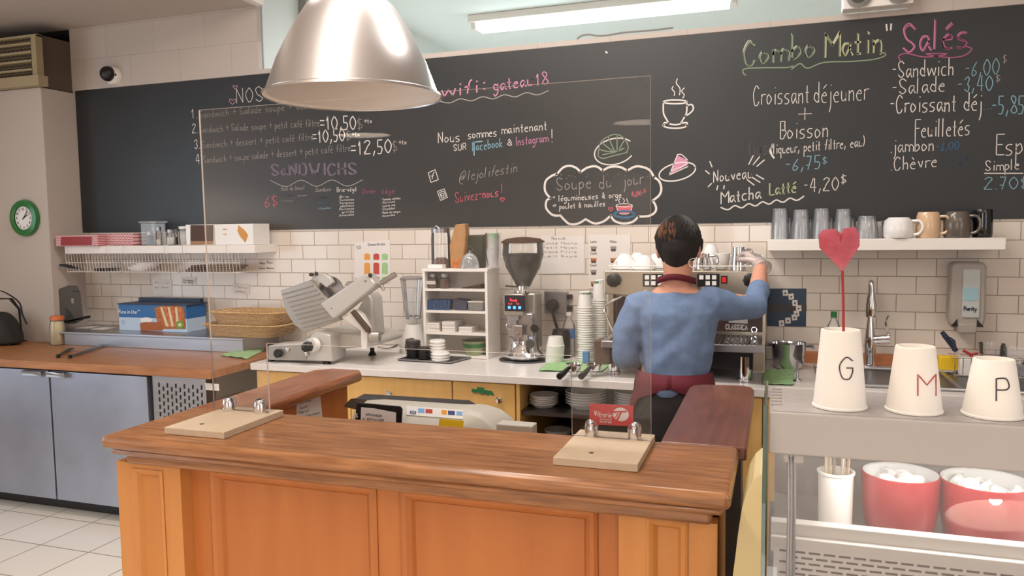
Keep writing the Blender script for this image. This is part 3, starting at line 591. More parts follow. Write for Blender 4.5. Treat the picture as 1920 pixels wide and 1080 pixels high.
for a,b in ((xs[0],xs[1]),(xs[2],xs[3]),(xs[4],xs[5])): q.box(a+.0006,b-.0006,FB,1.68,.0,.985)
for a,b in ((xs[1],xs[2]),(xs[3],xs[4])): q.box(a,b,FB,1.68,zt,.985).box(a,b,FB,1.68,.0,.16)
obj('face_frame',q,'bar_panel',t,smooth=False)
for a,b in ((xs[1],xs[2]),(xs[3],xs[4])): fpanel(a,b,.16,zt,FB,'bar_panel',t)
for (a,b),u,zz in ((pl,(248,305),877),(pr,(1212,1290),970)):
    pa,pb=onY(u[0],zz,1.62).x,onY(u[1],zz,1.62).x; pz=onY(u[0],zz,1.62).z
    pil=obj('pilaster',MB().box(a,pa-.0006,1.62,1.68,0,.985).box(pb+.0006,b,1.62,1.68,0,.985).box(pa,pb,1.62,1.68,pz,.985).box(pa,pb,1.62,1.68,0,.2),'bar_pilaster',t,smooth=False)
    q=MB().frame(pa,pb,.2,pz,[(0,0),(0,-.003),(.006,-.006),(.014,.0),(.022,.012)],1.62); q.quad((pa+.022,1.632,.22),(pb-.022,1.632,.22),(pb-.022,1.632,pz-.022),(pa+.022,1.632,pz-.022)); obj('pilaster_moulding',q,'bar_pilaster',pil,smooth=False)
# brown flap
t=thing('counter_flap','dark red brown hinged counter flap with rounded corners beside the barista','counter flap',(-.17,2.3,1.034))
q=[(-.272,1.917),(-.066,1.917),(-.068,2.62),(-.078,2.66),(-.105,2.68),(-.235,2.665),(-.265,2.64),(-.274,2.6)]
obj('panel',MB().prism(q,.034,'z',1.034),'flap_wood',t,bevel=.006,seg=3)
obj('support_post',MB().box(-.25,-.1,2.45,2.6,0,1.033),'dark_grey',t,smooth=False)
# note on the arm
q=MB(); P=[onX(u,v,-1.504) for u,v in ((556,755),(600,738),(606,800),(556,800))]; q._add(P,[(0,1,2,3)]); 
obj('paper_note',q,'paper',org=P[0],smooth=False,label='white handwritten paper note taped inside the counter arm',cat='note',mods=(('SOLIDIFY',dict(thickness=.001,offset=0)),))
nt=[o for o in C.objects if o.name=='paper_note'][0]
q=MB()
for i,(tx,u0,v0,w) in enumerate((('Code caisse',560,758,24),('Ajouter',562,767,16),('Papier',560,776,20),('Merci de bien nettoyer',560,785,40),('la caisse',566,793,20))):
    a=onX(u0,v0,-1.5025); b=onX(u0+w,v0-w*.25,-1.5025); write(q,tx,a,b-a,(0,0,1),.008,.0012,(b-a).length,Vector((1,0,0)))
obj('handwriting',q,'ink',nt,smooth=False)
# shield: two mdf feet, chrome clamps, acrylic sheet
def base(x0,x1,y0,y1,label):
    t=thing('shield_base',label,'screen base',((x0+x1)/2,(y0+y1)/2,BZ))
    obj('block',MB().box(x0,x1,y0,y1,BZ+.0005,BZ+.019),'mdf',t,bevel=.0015)
    for x in (x0+.042,x1-.042):
        q=MB(); q.lathe([(.017,0),(.017,.024),(.0145,.034),(.008,.040),(.001,.0415)],(x,y1-.05,BZ+.019),20,cap=False); obj('clamp',q,'chrome',t)
    obj('screw_hole',MB().lathe([(.001,.0005),(.006,.0005)],((x0+x1)/2-.02,y0+.055,BZ+.0192),10,cap=False),'dark_grey',t)
    return t
base(-1.533,-1.342,1.622,1.878,'raw mdf block with two chrome clamps holding the screen at left'); base(-.472,-.282,1.648,1.90,'raw mdf block with two chrome clamps at right under the red sign')
YP=1.838
def sh(z): return YP-(z-1.09)*.010
t=thing('acrylic_screen','large clear acrylic screen with a pass-through slot standing on the counter','screen',(-.88,YP,1.11))
xl,xr=onY(402,768,YP).x,onY(1221,812,YP).x; zt2=onY(790,172,YP-.027).z; x5,x10=onY(503,700,YP).x,onY(1072,730,YP).x; zn=onY(790,655,YP).z
q=MB(); poly=[(xl,1.0905),(x5,1.0905),(x5,zn),(x10,zn),(x10,1.0905),(xr,1.0905),(xr,zt2),(xl,zt2)]
for (x0_,x1_,z0_,z1_) in ((xl,x5,1.0905,zn),(x10,xr,1.0905,zn),(xl,xr,zn,zt2)):
    for dy in (-.003,.003): q.quad((x0_,sh(z0_)+dy,z0_),(x1_,sh(z0_)+dy,z0_),(x1_,sh(z1_)+dy,z1_),(x0_,sh(z1_)+dy,z1_))
obj('sheet',q,'acrylic',t,smooth=False)
q=MB(); n=len(poly)
for i in range(n):
    a,b=poly[i],poly[(i+1)%n]
    q.quad((a[0],sh(a[1])-.003,a[1]),(b[0],sh(b[1])-.003,b[1]),(b[0],sh(b[1])+.003,b[1]),(a[0],sh(a[1])+.003,a[1]))
obj('polished_edge',q,'acrylic_edge',t,smooth=False)
# red sign
YS=YP+.012
t=thing('company_sign','small red glazier sign with white script lettering clipped to the screen','sign',onY(1146,780,YS))
mat('sign_red',(206,42,54),.4); q=MB(); P=pxy([(1105,757),(1187,761),(1187,799),(1105,796)],YS); q.prism(P,.003,'y',YS); obj('panel',q,'sign_red',t,smooth=False)
q=MB(); YL=YS-.0006
def sg(tx,u0,v0,u1,v1,cap,pen,sl=0): a=onY(u0,v0,YL);b=onY(u1,v1,YL); write(q,tx,a,b-a,(0,0,1),cap,pen,(b-a).length,Vector((0,-1,0)),slant=sl)
sg('Vitrerie',1114,780,1147,783,.013,.0021,.2); sg('Diamante',1125,786.5,1147,788.5,.0045,.0009); sg('514 279 9217',1125,792,1147,794,.004,.0008)
obj('sign_lettering',q,'white',t,smooth=False)
q=MB(); c0=onY(1164,777,YL)
q._add([(c0.x+cos(a)*.0195,YL,c0.z+sin(a)*.017) for a in [i*pi/12 for i in range(24)]],[tuple(range(24))]); obj('round_emblem',q,'white',t,smooth=False)
q=MB(); Y2=YL-.0005
q.prism([(c0.x-.019,c0.z+.007),(c0.x+.016,c0.z+.0105),(c0.x+.0135,c0.z+.006),(c0.x+.003,c0.z+.005),(c0.x-.007,c0.z-.016),(c0.x-.0115,c0.z-.014),(c0.x-.002,c0.z+.005),(c0.x-.019,c0.z+.002)],.0003,'y',Y2)
q.prism([(c0.x-.008,c0.z+.003),(c0.x-.005,c0.z+.003),(c0.x-.0085,c0.z-.004),(c0.x-.012,c0.z-.010),(c0.x-.015,c0.z-.009)],.0003,'y',Y2); obj('emblem_cut',q,'sign_red',t,smooth=False)
# cash register
t=thing('cash_register','beige grey cash register with card brand stickers behind the counter','cash register',(-1.1,2.25,.766))
mat('register_grey',(186,180,168),.45); mat('register_dark',(52,46,46),.45)
R0,R1=onY(655,790,2.12).x,onY(935,790,2.12).x
def rprof(x,dz=0,dy=0): return [(x,2.10+dy,.80),(x,2.10+dy,.99-dz),(x,2.15,1.047-dz),(x,2.2,1.057-dz),(x,2.34,1.03-dz),(x,2.36,.80)]
def loftx(sec):
    q=MB(); n=len(sec[0]); vs=[p for s_ in sec for p in s_]; fs=[]
    for i in range(len(sec)-1):
        for k in range(n): fs.append((i*n+k,i*n+(k+1)%n,(i+1)*n+(k+1)%n,(i+1)*n+k))
    fs+=[tuple(range(n)),tuple(range(len(vs)-1,len(vs)-n-1,-1))]; return q._add(vs,fs)
obj('housing',loftx([rprof(R0,.02,.01),rprof(R0+.02,.004),rprof(R0+.05),rprof(R1-.12),rprof(R1-.07,.012,.01),rprof(R1-.03,.04,.025),rprof(R1,.09,.05)]),'register_grey',t,bevel=.004)
obj('base',MB().box(R0+.01,R1-.03,2.12,2.42,.766,.805),'register_grey',t,bevel=.004)
a,b=onY(680,743,2.3),onY(905,757,2.3)
obj('printer_cover',loftx([[(x,2.22,1.05-dz),(x,2.26,a.z+.004-dz),(x,2.31,a.z+.008-dz),(x,2.36,1.0-dz)] for x,dz in ((a.x-.03,.03),(a.x,0),(b.x-.05,0),(b.x-.01,.02),(b.x+.05,.07))]),'register_dark',t,bevel=.004)
q=MB(); slab(q,[(668,757),(672,755),(750,762),(754,767),(752,800),(664,800)],2.092,.006); dsp=obj('customer_display',q,'black',t,smooth=False,bevel=.002)
q=MB(); slab(q,[(677,764),(700,766),(742,774),(742,800),(676,800)],2.0885,.003); obj('note',q,'paper',dsp,smooth=False)
q=MB(); Yn=2.087
for tx,u0,v0,u1 in (('AFFICHEUR',686,779,716),('A EFFACER',680,787,720)): a=onY(u0,v0,Yn); b=onY(u1,v0+3,Yn); write(q,tx,a,b-a,(0,0,1),.006,.0012,(b-a).length,Vector((0,-1,0)))
obj('note_lettering',q,'ink',dsp,smooth=False)
q=MB(); a=onY(667,783,2.0905); write(q,'$',a,(1,0,0),(0,0,1),.014,.002,.009,Vector((0,-1,0))); obj('dollar_sign',q,'white',dsp,smooth=False)
# sticker strip on the sloping face
def slopept(u,v):
    n=Vector((0,-.052,.045)); n=Vector((0,-(1.062-1.005),.05)).normalized(); p0=Vector((0,2.1,.99))+n*.0012; d=ray(u,v); o=Vector((0,0,H)); tt=(p0-o).dot(n)/d.dot(n); return o+d*tt
def sq(u0,v0,u1,v1,mt,lab=None,name='card_sticker',k=0):
    s_=(v1-v0); sl=.075
    P=[slopept(u0,v0),slopept(u1,v0+(u1-u0)*sl),slopept(u1,v1+(u1-u0)*sl),slopept(u0,v1)]
    n=Vector((0,-.74,.66)); P=[p+n*.0004*k for p in P]; obj(name,MB()._add(P,[(0,1,2,3)]),mt,t,smooth=False,label=lab)
sq(762,761,868,778,'white','white strip of payment card stickers',k=1)
mat('card_navy',(44,60,120),.4); mat('card_orange',(226,150,50),.4); mat('card_red',(190,60,50),.4); mat('card_lb',(120,170,220),.4)
q=MB(); p=slopept(768,776)+Vector((0,-.0012,.0011)); write(q,'VISA',p,(1,0,-.0),(0,.66,.74),.010,.002,.022); obj('card_lettering',q,'card_navy',t,smooth=False)
for u0,w,m_ in ((784,12,'card_lb'),(798,13,'card_red'),(815,9,'white'),(828,10,'card_orange'),(840,13,'card_navy'),(856,11,'card_lb')): sq(u0,764+(u0-762)*.075,u0+w,772+(u0-762)*.075,m_,k=2)
mat('yellow_tape',(240,206,40),.5); q=MB(); slab(q,[(824,785),(870,789),(868,803),(822,800)],2.098,.001); obj('yellow_sticker',q,'yellow_tape',t,smooth=False)
a,b=onY(932,792,2.15),onY(998,797,2.15); obj('side_tray',MB().box(R1-.02,b.x,2.15,2.2,a.z-.04,a.z-.004),'register_grey',t,bevel=.004)
obj('tray_support',MB().box(R1+.02,b.x-.03,2.155,2.195,.766,a.z-.04),'register_grey',t,smooth=False)
# ===================================================== DISPLAY CASE
YC=1.391; CZ=1.28
t=thing('display_case','grey refrigerated display case with a lit glass front at the right','display case',(.4,1.5,0))
mat('case_grey',(170,164,160),.45); mat('case_top',(168,162,160),.5,noise=.1,nscale=60); mat('case_inner',(196,190,184),.3)
zf=onY(1444,850,YC).z; xL=-.012; xR=1.3; xe=onZ(1450,727,CZ).x
obj('top_shelf',MB().box(xL,xR,YC,1.602,zf+.0,CZ),'case_grey',t,smooth=False,bevel=.003)
obj('top_surface',MB().box(xL+.006,xR,YC+.006,1.6,CZ,CZ+.0015),'case_top',t,smooth=False)
q=MB(); 
for k in range(6): q.box(xL+.004,xL+.02,1.44+k*.027,1.452+k*.027,CZ+.0015,CZ+.004)
obj('vent_ribs',q,'case_grey',t,smooth=False)
dk=.985 # deck
zr=onY(1450,968,1.47).z
obj('deck',MB().box(xL+.01,xR,1.46,1.86,dk-.03,dk),'case_inner',t,smooth=False)
obj('back_wall',MB().prism([(1.605,CZ-.002),(1.86,1.1),(1.86,dk),(1.875,dk),(1.875,1.11),(1.615,CZ)],xR-xL-.01,'x',xL+.01),'case_inner',t,smooth=False)
obj('front_rail',MB().box(xL+.005,xR,1.445,1.47,zr-.035,zr).box(xL+.005,xR,1.43,1.447,zr-.05,zr-.022).box(xL+.005,xR,1.47,1.478,dk,zr-.012),'case_inner',t,smooth=False,bevel=.002)
g0=onY(1450,1003,1.43).z; g1=onY(1450,1042,1.4).z
obj('grille_panel',MB().prism([(1.432,zr-.03),(1.45,zr-.04),(1.430,g1-.06),(1.420,g1-.055)],xR-xL-.01,'x',xL+.01),'case_inner',t,smooth=False)
q=MB(); A=Vector((0,1.432,zr-.03));Bv=Vector((0,1.42,g1-.055)); dv=(Bv-A); L_=dv.length; dv.normalize(); nn=Vector((0,-dv.z,dv.y)); nn=nn if nn.y<0 else -nn
z_start=(zr-.03-g0)
for j in range(5):
    for k in range(22):
        x=xL+.02+k*.0245+(j%2)*.012; a=A+dv*(.014+j*.0095)+nn*.0006
        q._add([(x,a.y,a.z),(x+.019,a.y,a.z),(x+.019,(a+dv*.0036).y,(a+dv*.0036).z),(x,(a+dv*.0036).y,(a+dv*.0036).z)],[(0,1,2,3)])
obj('grille_slots',q,'brown',t,smooth=False,kind='stuff')
obj('base',MB().box(xL,xR,1.41,1.86,0,g1-.06),'steel',t,smooth=False)
def gy(z): return YC+.002-(zf-z)*.35
obj('side_glass',MB().prism([(YC-.003,CZ+.012),(1.61,CZ+.012),(1.86,1.1),(1.86,.05),(gy(.55),.05),(gy(.55),.55)],.006,'x',xL-.009),'case_glass',t,smooth=False)
obj('glass_edge',MB().prism([(YC-.003,CZ+.012),(YC-.001,CZ+.012),(YC-.001,zf),(gy(.55)+.003,.55),(gy(.55)+.003,.05),(gy(.55),.05),(gy(.55),.55),(YC-.003,zf)],.0075,'x',xL-.0095),'glass_edge_green',t,smooth=False)
obj('front_glass',MB().prism([(gy(zf)+.001,zf),(gy(zf)+.005,zf),(gy(.6)+.005,.6),(gy(.6)+.001,.6)],xR-xL,'x',xL),'case_glass',t,smooth=False)
pa=onY(1483,858,1.40); 
obj('post',MB().tube([pa+Vector((0,.0,.006)),onY(1484,880,1.402),onY(1484,960,1.404),onY(1482,1080,1.405),(onY(1482,1080,1.405).x,1.405,.72)],.0075,12),'steel',t)
obj('post_bracket',MB().box(pa.x-.012,pa.x+.02,1.395,1.42,zf-.014,zf),'case_inner',t,smooth=False)
# cream curved bin beside the case
t=thing('swing_bin','cream round topped bin standing between the counter and the display case','bin',(-.052,1.75,0))
mat('cream',(226,206,150),.35,coat=.3)
pp=[onY(u,v,1.62) for u,v in ((1437,886),(1425,890),(1412,901),(1400,922),(1391,955),(1384,1000),(1378,1050),(1374,1080))]
obj('body',MB().prism([(q.x,q.z) for q in pp]+[(pp[-1].x-.005,0),(pp[0].x,0)],.2,'y',1.62),'cream',t,smooth=False)
# contents of the case
def cyl_cup(r0,r1,h,th=.002,rim=.0025): return [(.001,.002),(r0-th,.002),(r1-th,h),(r1+rim,h),(r1+rim,h-rim*1.6),(r1,h-rim*2),(r0,0),(.001,0)]
YD=1.585
pc=onY(1566,955,YD); w=(onY(1601,900,YD)-onY(1534,900,YD)).length/2; zz=onY(1566,883,YD).z
t=thing('stirrer_cup','white cup holding wooden stirrers inside the display case','cup',(pc.x,YD,dk))
obj('cup',MB().lathe(cyl_cup(w*.93,w,zz-dk),(pc.x,YD,dk+.001),32,cap=False),'whiteshelf',t)
q=MB(); 
for k in range(3): q.box(pc.x+.006+k*.005,pc.x+.009+k*.005,YD-w-.0015,YD-w+.002,dk+.04,dk+.048)
obj('cup_print',MB().prism([(pc.x+.012,dk+.035),(pc.x+.02,dk+.035),(pc.x+.02,dk+.048),(pc.x+.012,dk+.05)],.0008,'y',YD-w*.93),'clock_green',t,smooth=False)
for k in range(9):
    a=k*.7; b=Vector((pc.x+cos(a)*w*.5,YD+sin(a)*w*.5,dk+.01)); e=b+Vector((random.uniform(-.012,.012),random.uniform(-.01,.01),.19+random.uniform(-.01,.006)))
    if k==0: so=obj('wooden_stirrer',MB().box(-.0028,.0028,-.0008,.0008,0,.195),'mdf',local=True,label='flat wooden stirrer standing in the white cup in the case',cat='stirrer',group='stirrers in the white cup')
    else: so=so.copy(); C.objects.link(so)
    so.location=b; so.rotation_mode='QUATERNION'; so.rotation_quaternion=(e-b).to_track_quat('Z','Y')
def bowl(u0,u1,vr,lab,gl,Y=1.60):
    a,b=onY(u0,vr,Y),onY(u1,vr,Y); c=(a+b)/2; r=(b-a).length/2; h=c.z-dk
    t=obj('red_bowl',MB().lathe([(.001,.001),(r*.62,.001),(r*.84,h*.2),(r*.96,h*.55),(r,h),(r-.003,h+.001)],(c.x,Y,dk),40,cap=False),'red_ceramic',org=(c.x,Y,dk),label=lab,cat='bowl')
    obj('inner_glaze',MB().lathe([(r-.003,h+.001),(r-.006,h-.001),(r*.9,h*.6),(r*.7,h*.2),(.001,h*.12)],(c.x,Y,dk),40,cap=False),'porcelain',t)
    pr=[(.001,.0),(.011,.0),(.015,.02),(.018,.021),(.018,.0225),(.001,.0235)]
    o0=None
    for k in range(15):
        rr=r*.62*math.sqrt((k%8)/8+.06); a_=k*2.4
        if o0 is None: o0=obj('creamer_pod',MB().lathe(pr,(0,0,0),16,cap=False),'white',local=True,label=gl[0],cat='creamer',group=gl[1])
        else: o0=o0.copy(); C.objects.link(o0)
        o0.location=(c.x+cos(a_)*rr,Y+sin(a_)*rr,dk+h*(.52 if k<8 else .8)); o0.rotation_euler=(random.uniform(-1.2,1.2),random.uniform(-1.2,1.2),a_)
bowl(1614,1764,886,'red bowl of coffee creamers beside the stirrer cup in the case',('white single coffee creamer in the left red bowl','creamers in the left red bowl'))
bowl(1760,1938,900,'red bowl of coffee creamers at the right edge of the case',('white single coffee creamer in the right red bowl','creamers in the right red bowl'),1.6)
# paper cups with letters standing upside down
def icup(u,v,wbot,wtop,vtop,ch,col,lab,chp):
    p=onZ(u,v,CZ+.002); a,b=onY(u-wbot/2,v,p.y),onY(u+wbot/2,v,p.y); r=(b-a).length/2; p.y+=r*.6
    z1=onY(u,vtop,p.y).z; h=z1-CZ-.002; rt=r*wtop/wbot
    t=obj('paper_cup',MB().lathe([(r,0),(r+.002,.001),(r+.002,.004),(r,.0055),(rt,h-.001),(rt-.001,h),(rt-.004,h),(rt-.005,h-.006),(.001,h-.006)],(p.x,p.y,CZ+.0016),48,cap=False),'paper_cup',org=(p.x,p.y,CZ+.0016),label=lab,cat='cup')
    q=MB(); 
    # letter wrapped on the cone
    w_,st=glyph(ch); cu,cv,cw,chh=chp; c0=ray(cu,cv); 
    def wrap(du,dvv):
        d=ray(cu+du,cv+dvv); o=Vector((0,0,H)); lo,hi=.8,1.8
        best=None
        for i in range(2200):
            s=(.8+i*.0005)/F*1.0; P=o+d*s; zz=P.z-CZ; 
            if 0<zz<h:
                R_=r+(rt-r)*zz/h; 
                if math.hypot(P.x-p.x,P.y-p.y)<=R_+.0012: best=P; break
        return best
    for pts,sm in st:
        pp=[Vector((x,y,0)) for x,y in pts]
        pp=smooth_pts(pp,5) if sm else [pp[i].lerp(pp[i+1],k/4) for i in range(len(pp)-1) for k in range(4)]+[pp[-1]]
        P=[wrap((v_.x/w_-.5)*cw,-(v_.y-6)/6*chh) for v_ in pp]; P=[x for x in P if x]
        if len(P)>1: q.tube(P,.0011,5)
    obj('marker_letter',q,col,t)
mat('marker_red',(168,66,62),.6)
icup(1576,768,102,76,617,'G','ink','tall white paper cup upside down marked G on the case',(1590,690,30,40))
icup(1718,776,108,77,648,'M','marker_red','medium white paper cup upside down marked M on the case',(1738,722,34,40))
icup(1868,785,116,80,672,'P','ink','short white paper cup upside down marked P at the right',(1880,731,24,42))
# paper heart on a stick
c=[o for o in C.objects if o.name=='paper_cup'][0]; cz=onY(1580,622,c.location.y)
t=thing('paper_heart','folded crimson paper heart on a red stick standing on the G cup','decoration',(cz.x,c.location.y,cz.z))
mat('foil_pink',(150,34,56),.45,c2=(196,104,116),nscale=14); mat('stick_red',(150,30,34),.6)
YH=c.location.y
obj('stick',MB().tube([onY(1582,620,YH)+Vector((0,0,-.012)),onY(1581,560,YH),onY(1579,500,YH)],.0022,8),'stick_red',t)
HP=[(1535,441),(1543,431),(1566,429),(1581,441),(1582,428),(1604,426),(1612,440),(1612,461),(1580,509),(1537,465)]
q=MB(); F0=[onY(u,v,YH-.004) for u,v in HP]; B0=[p+Vector((0,.012,0)) for p in F0]; ctr=onY(1576,458,YH-.014); ctb=ctr+Vector((0,.03,0)); n=len(F0)
q._add(F0+B0+[ctr,ctb],[(i,(i+1)%n,2*n) for i in range(n)]+[(n+(i+1)%n,n+i,2*n+1) for i in range(n)]+[(i,(i+1)%n,(i+1)%n+n,i+n) for i in range(n)]); obj('heart',q,'foil_pink',t,smooth=False)
# ===================================================== LEFT SHELF AND WHAT IT CARRIES
a,b=onY(121,463,3.93),onY(477,457,3.93); zS=1.525
obj('wall_shelf',MB().box(a.x,b.x,3.93,YW-.001,zS-.05,zS),'whiteshelf',org=(a.x,3.93,zS-.05),bevel=.003,label='white floating shelf on the left tiles below the chalkboard',cat='shelf')
brickmat('red_check',(160,26,44),(172,30,48),(226,196,196),.022,.011,.003,(0,0),'XZ',.5,offset=.5,bump=0)
def pbox(name,u0,u1,vt,vb,Y,d,mt,label,cat,parent=None,bev=.001,zb=None,group=None):
    A=onY(u0,vt,Y);Bq=onY(u1,vt,Y); z0=zb if zb is not None else onY(u0,vb,Y).z
    return obj(name,MB().box(A.x,Bq.x,Y,Y+d,z0,(A.z+Bq.z)/2),mt,parent,smooth=False,bevel=bev,org=(A.x,Y,z0),label=label,cat=cat,group=group)
t=pbox('gift_box',104,183,441,462,3.90,.065,'red_check','red gift box with a windowed lid at the left end of the shelf','box',zb=zS+.001)
mat('film_red',(150,50,54),.25,coat=.4); q=MB(); slab(q,[(114,444),(172,444),(172,459),(114,460)],3.8985,.001); obj('window_film',q,'film_red',t,smooth=False)
pbox('gift_box',174,249,438,459,3.97,.14,'red_check','red and white checkered box right of the windowed box on the shelf','box',zb=zS+.001)
def jar(name,u,vb_z,Y,wpx,vt,label,cat,glass='glass',lid='steel',fill=None,fillh=.5,lidh=.2,shoulder=.8,label_strip=None,zb=None):
    p=onY(u,vt,Y); zb_=zb; h=p.z-zb_; r=wpx/2/1462*(p-Vector((0,0,H))).dot(FW)
    t=thing(name,label,cat,(p.x,Y,zb_)); hl=h*(1-lidh)
    obj('glass_body',MB().lathe([(.001,.001),(r*.9,.001),(r,.006),(r,hl*.8),(r*shoulder,hl*.95),(r*shoulder,hl)],(p.x,Y,zb_),24,cap=False),glass,t)
    if lid: obj('lid',MB().lathe([(r*shoulder+.001,hl*.97),(r*shoulder+.002,h*.98),(r*shoulder*.8,h),(.001,h)],(p.x,Y,zb_),24,cap=False),lid,t)
    if fill: obj('contents',MB().lathe([(.001,.003),(r*.86,.003),(r*.95,.008),(r*.95,h*fillh),(.001,h*fillh+.003)],(p.x,Y,zb_),20,cap=False),fill,t)
    return t,p,r,h
t=thing('plastic_tub','clear square plastic tub with a small shaker inside on the left shelf','container',(onY(275,460,4.0).x,4.02,zS))
a,b=onY(261,415,3.99),onY(292,413,3.99)
obj('tub',MB().box(a.x+.008,b.x-.008,3.99,4.08,zS+.001,a.z-.012),'thin_plastic',t,smooth=False,bevel=.004); obj('lid',MB().box(a.x-.003,b.x+.005,3.985,4.085,a.z-.012,a.z),'thin_plastic',t,smooth=False,bevel=.002)
jar('spice_shaker',281,0,4.035,13,434,'small brown spice shaker inside the clear tub','shaker',zb=zS+.003,fill='brown',fillh=.7,lidh=.25)
jar('glass_shaker',258,0,4.06,12,440,'tiny glass shaker left of the clear tub','shaker',zb=zS+.001,lid='steel')
jar('salt_shaker',297,0,3.97,10,425,'narrow glass salt shaker right of the clear tub','shaker',zb=zS+.001,fill='white',fillh=.3)
jar('salt_shaker',320,0,3.97,16,430,'wide glass salt shaker half full near the shelf middle','shaker',zb=zS+.001,fill='white',fillh=.5)
jar('spice_jar',327,0,4.07,12,430,'small jar with a grey lid behind the wide shaker','jar',zb=zS+.001,fill='brown',fillh=.5,lid='grey')
jar('plastic_jar',344,0,4.0,17,424,'tall translucent jar with white lid beside the brown box','jar',glass='thin_plastic',lid='white',zb=zS+.001,lidh=.12,shoulder=1.)
t=pbox('carton',348,401,421,460,3.96,.15,'white','open carton showing a brown side next to the white box','box',zb=zS+.001); mat('carton_brown',(78,56,46),.7); mat('carton_tan',(160,120,86),.7)
q=MB(); slab(q,[(357,422),(400,422),(400,452),(357,452)],3.9585,.001); obj('side_panel',q,'carton_brown',t,smooth=False); q=MB(); slab(q,[(357,452),(400,452),(400,458),(357,459)],3.958,.001); obj('side_panel',q,'carton_tan',t,smooth=False)
t=pbox('carton',402,474,420,458,3.945,.16,'white','white carton with an orange leaf mark at the right end of the shelf','box',zb=zS+.001)
mat('orange_mark',(206,140,50),.6); q=MB(); slab(q,[(447,422),(459,432),(465,441),(460,455),(450,443),(445,433)],3.9435,.001); obj('leaf_mark',q,'orange_mark',t,smooth=False)
q=MB(); 
for i,tx in enumerate(('Gants','vinyle')): a=onY(418,431+i*9,3.9435); write(q,tx,a,(1,0,0),(0,0,1),.010,.0015,.03,Vector((0,-1,0)))
obj('carton_lettering',q,'orange_mark',t,smooth=False)
# wire baskets under the shelf
def wire(x0,x1,label):
    t=thing('wire_basket',label,'wire basket',((x0+x1)/2,4.0,zS-.19)); q=MB(); zb=zS-.17; zt=zS-.05; yf=3.96;yb=4.12
    n=int((x1-x0)/.024)
    for k in range(n+1):
        x=x0+(x1-x0)*k/n; q.tube([(x,yb,zt),(x,yb,zb),(x,yf,zb),(x,yf-.012,zb+.05 if 0 else zt-.001)],.0014,5)
    for y,z in ((yf,zb),(yb,zb),(yb,zt-.004),(yf-.008,zb+.06)): q.tube([(x0,y,z),(x1,y,z)],.0022,6)
    obj('basket',q,'whiteshelf',t); q=MB()
    for x in (x0+.06,x1-.06): q.tube([(x,yb,zt),(x,yf-.045,zS-.052),(x,yf-.045,zS+.003),(x,yf+.03,zS+.003)],.0022,6)
    obj('hook',q,'whiteshelf',t); return t
xs0=onY(133,480,4).x; xs3=onY(460,480,4).x; L3=(xs3-xs0)/3
for k,w in enumerate(('left','middle','right')): wire(xs0+L3*k+.01,xs0+L3*(k+1)-.01,{'left':'white wire basket under the shelf holding the pan handle','middle':'white wire basket under the shelf holding white plates','right':'white wire basket under the shelf holding dark folded trays'}[w])
zB=zS-.168
t=thing('frying_pan','pan with a black handle lying in the left wire basket','pan',(onY(200,505,4).x,4.04,zB))
a=onY(112,497,3.93);b=onY(146,503,3.97)
obj('handle',MB().tube([a,a.lerp(b,.3)+Vector((0,0,.003)),b],[.008,.011,.008],10),'black',t); obj('pan_body',MB().tube([b,onY(160,507,3.98)],.005,8).lathe([(.001,0),(.07,0),(.085,.015),(.083,.015),(.068,.003),(.001,.003)],(onY(200,505,4.04).x,4.045,zB+.002),28,cap=False),'steel_dark',t)
x=onY(262,500,4.03).x
for k in range(3):
    o=obj('oval_dish',MB().lathe(plate_prof(.1,.03),(0,0,0),28,cap=False,sy=.6),'porcelain',local=True,label='white oval dish stacked in the middle wire basket',cat='dish',group='oval dishes in the middle basket') if k==0 else o.copy()
    if k: C.objects.link(o)
    o.location=(x+.03*k,4.035,zB+.002+.013*k)
mat('tray_brown',(92,72,58),.6)
for k in range(3):
    o=obj('folded_tray',MB().box(-.17,.17,-.06,.06,0,.012),'tray_brown',local=True,smooth=False,bevel=.004,label='dark brown flat tray stacked in the right wire basket',cat='tray',group='dark trays in the right basket') if k==0 else o.copy()
    if k: C.objects.link(o)
    o.location=(onY(400,500,4.03).x+.02*k,4.035,zB+.002+.0135*k)
# ---------------- things on the butcher block and ledge
t=thing('shoulder_bag','dark crumpled bag with strap at the far left end of the wood counter','bag',(onY(10,635,3.75).x,3.72,WZ)); bx=onY(8,600,3.72).x
q=MB(); rnd=random.Random(3); rg=[]
for i,(z,rx,ry) in enumerate(((.001,.15,.09),(.03,.165,.1),(.08,.16,.1),(.13,.14,.09),(.17,.12,.075),(.20,.10,.05),(.215,.07,.03))): rg.append(((bx+rnd.uniform(-.006,.006)-.03+z*-.1,3.72,WZ+z),rx,ry,0))
q.loft(rg); mat('bag_fabric',(44,42,38),.85,noise=.3,nscale=20,bump=.5); obj('body',q,'bag_fabric',t,mods=(('SUBSURF',dict(levels=2,render_levels=2)),))
obj('strap',MB().tube(smooth_pts([onY(-20,545,3.7),onY(0,545,3.68),onY(18,553,3.65),onY(34,565,3.65),onY(39,575,3.65),onY(42,590,3.65),onY(50,608,3.66)],4),.007,8,flat=.4),'black',t)
obj('flap',MB().tube([onY(-5,560,3.64),onY(20,560,3.63),onY(36,580,3.64),onY(40,620,3.66)],[.02,.016,.012,.008],8,flat=.3),'black',t)
t=thing('plastic_scoop','grey translucent curved plastic guard leaning in the corner by the column','guard',(onY(125,600,3.95).x,3.95,LZ))
YG=3.93; q=MB(); slab(q,[(88,565),(97,553),(112,541),(128,535),(144,536),(150,548),(153,575),(156,600),(140,607),(112,607),(100,596)],YG,.004); obj('shell',q,'smoke_plastic',t,smooth=False,bevel=.001)
q=MB(); slab(q,[(98,603),(110,606),(156,598),(156,593),(140,600),(112,600),(103,594),(99,596)],YG-.02,.06); obj('foot',q,'black',t,bevel=.004)
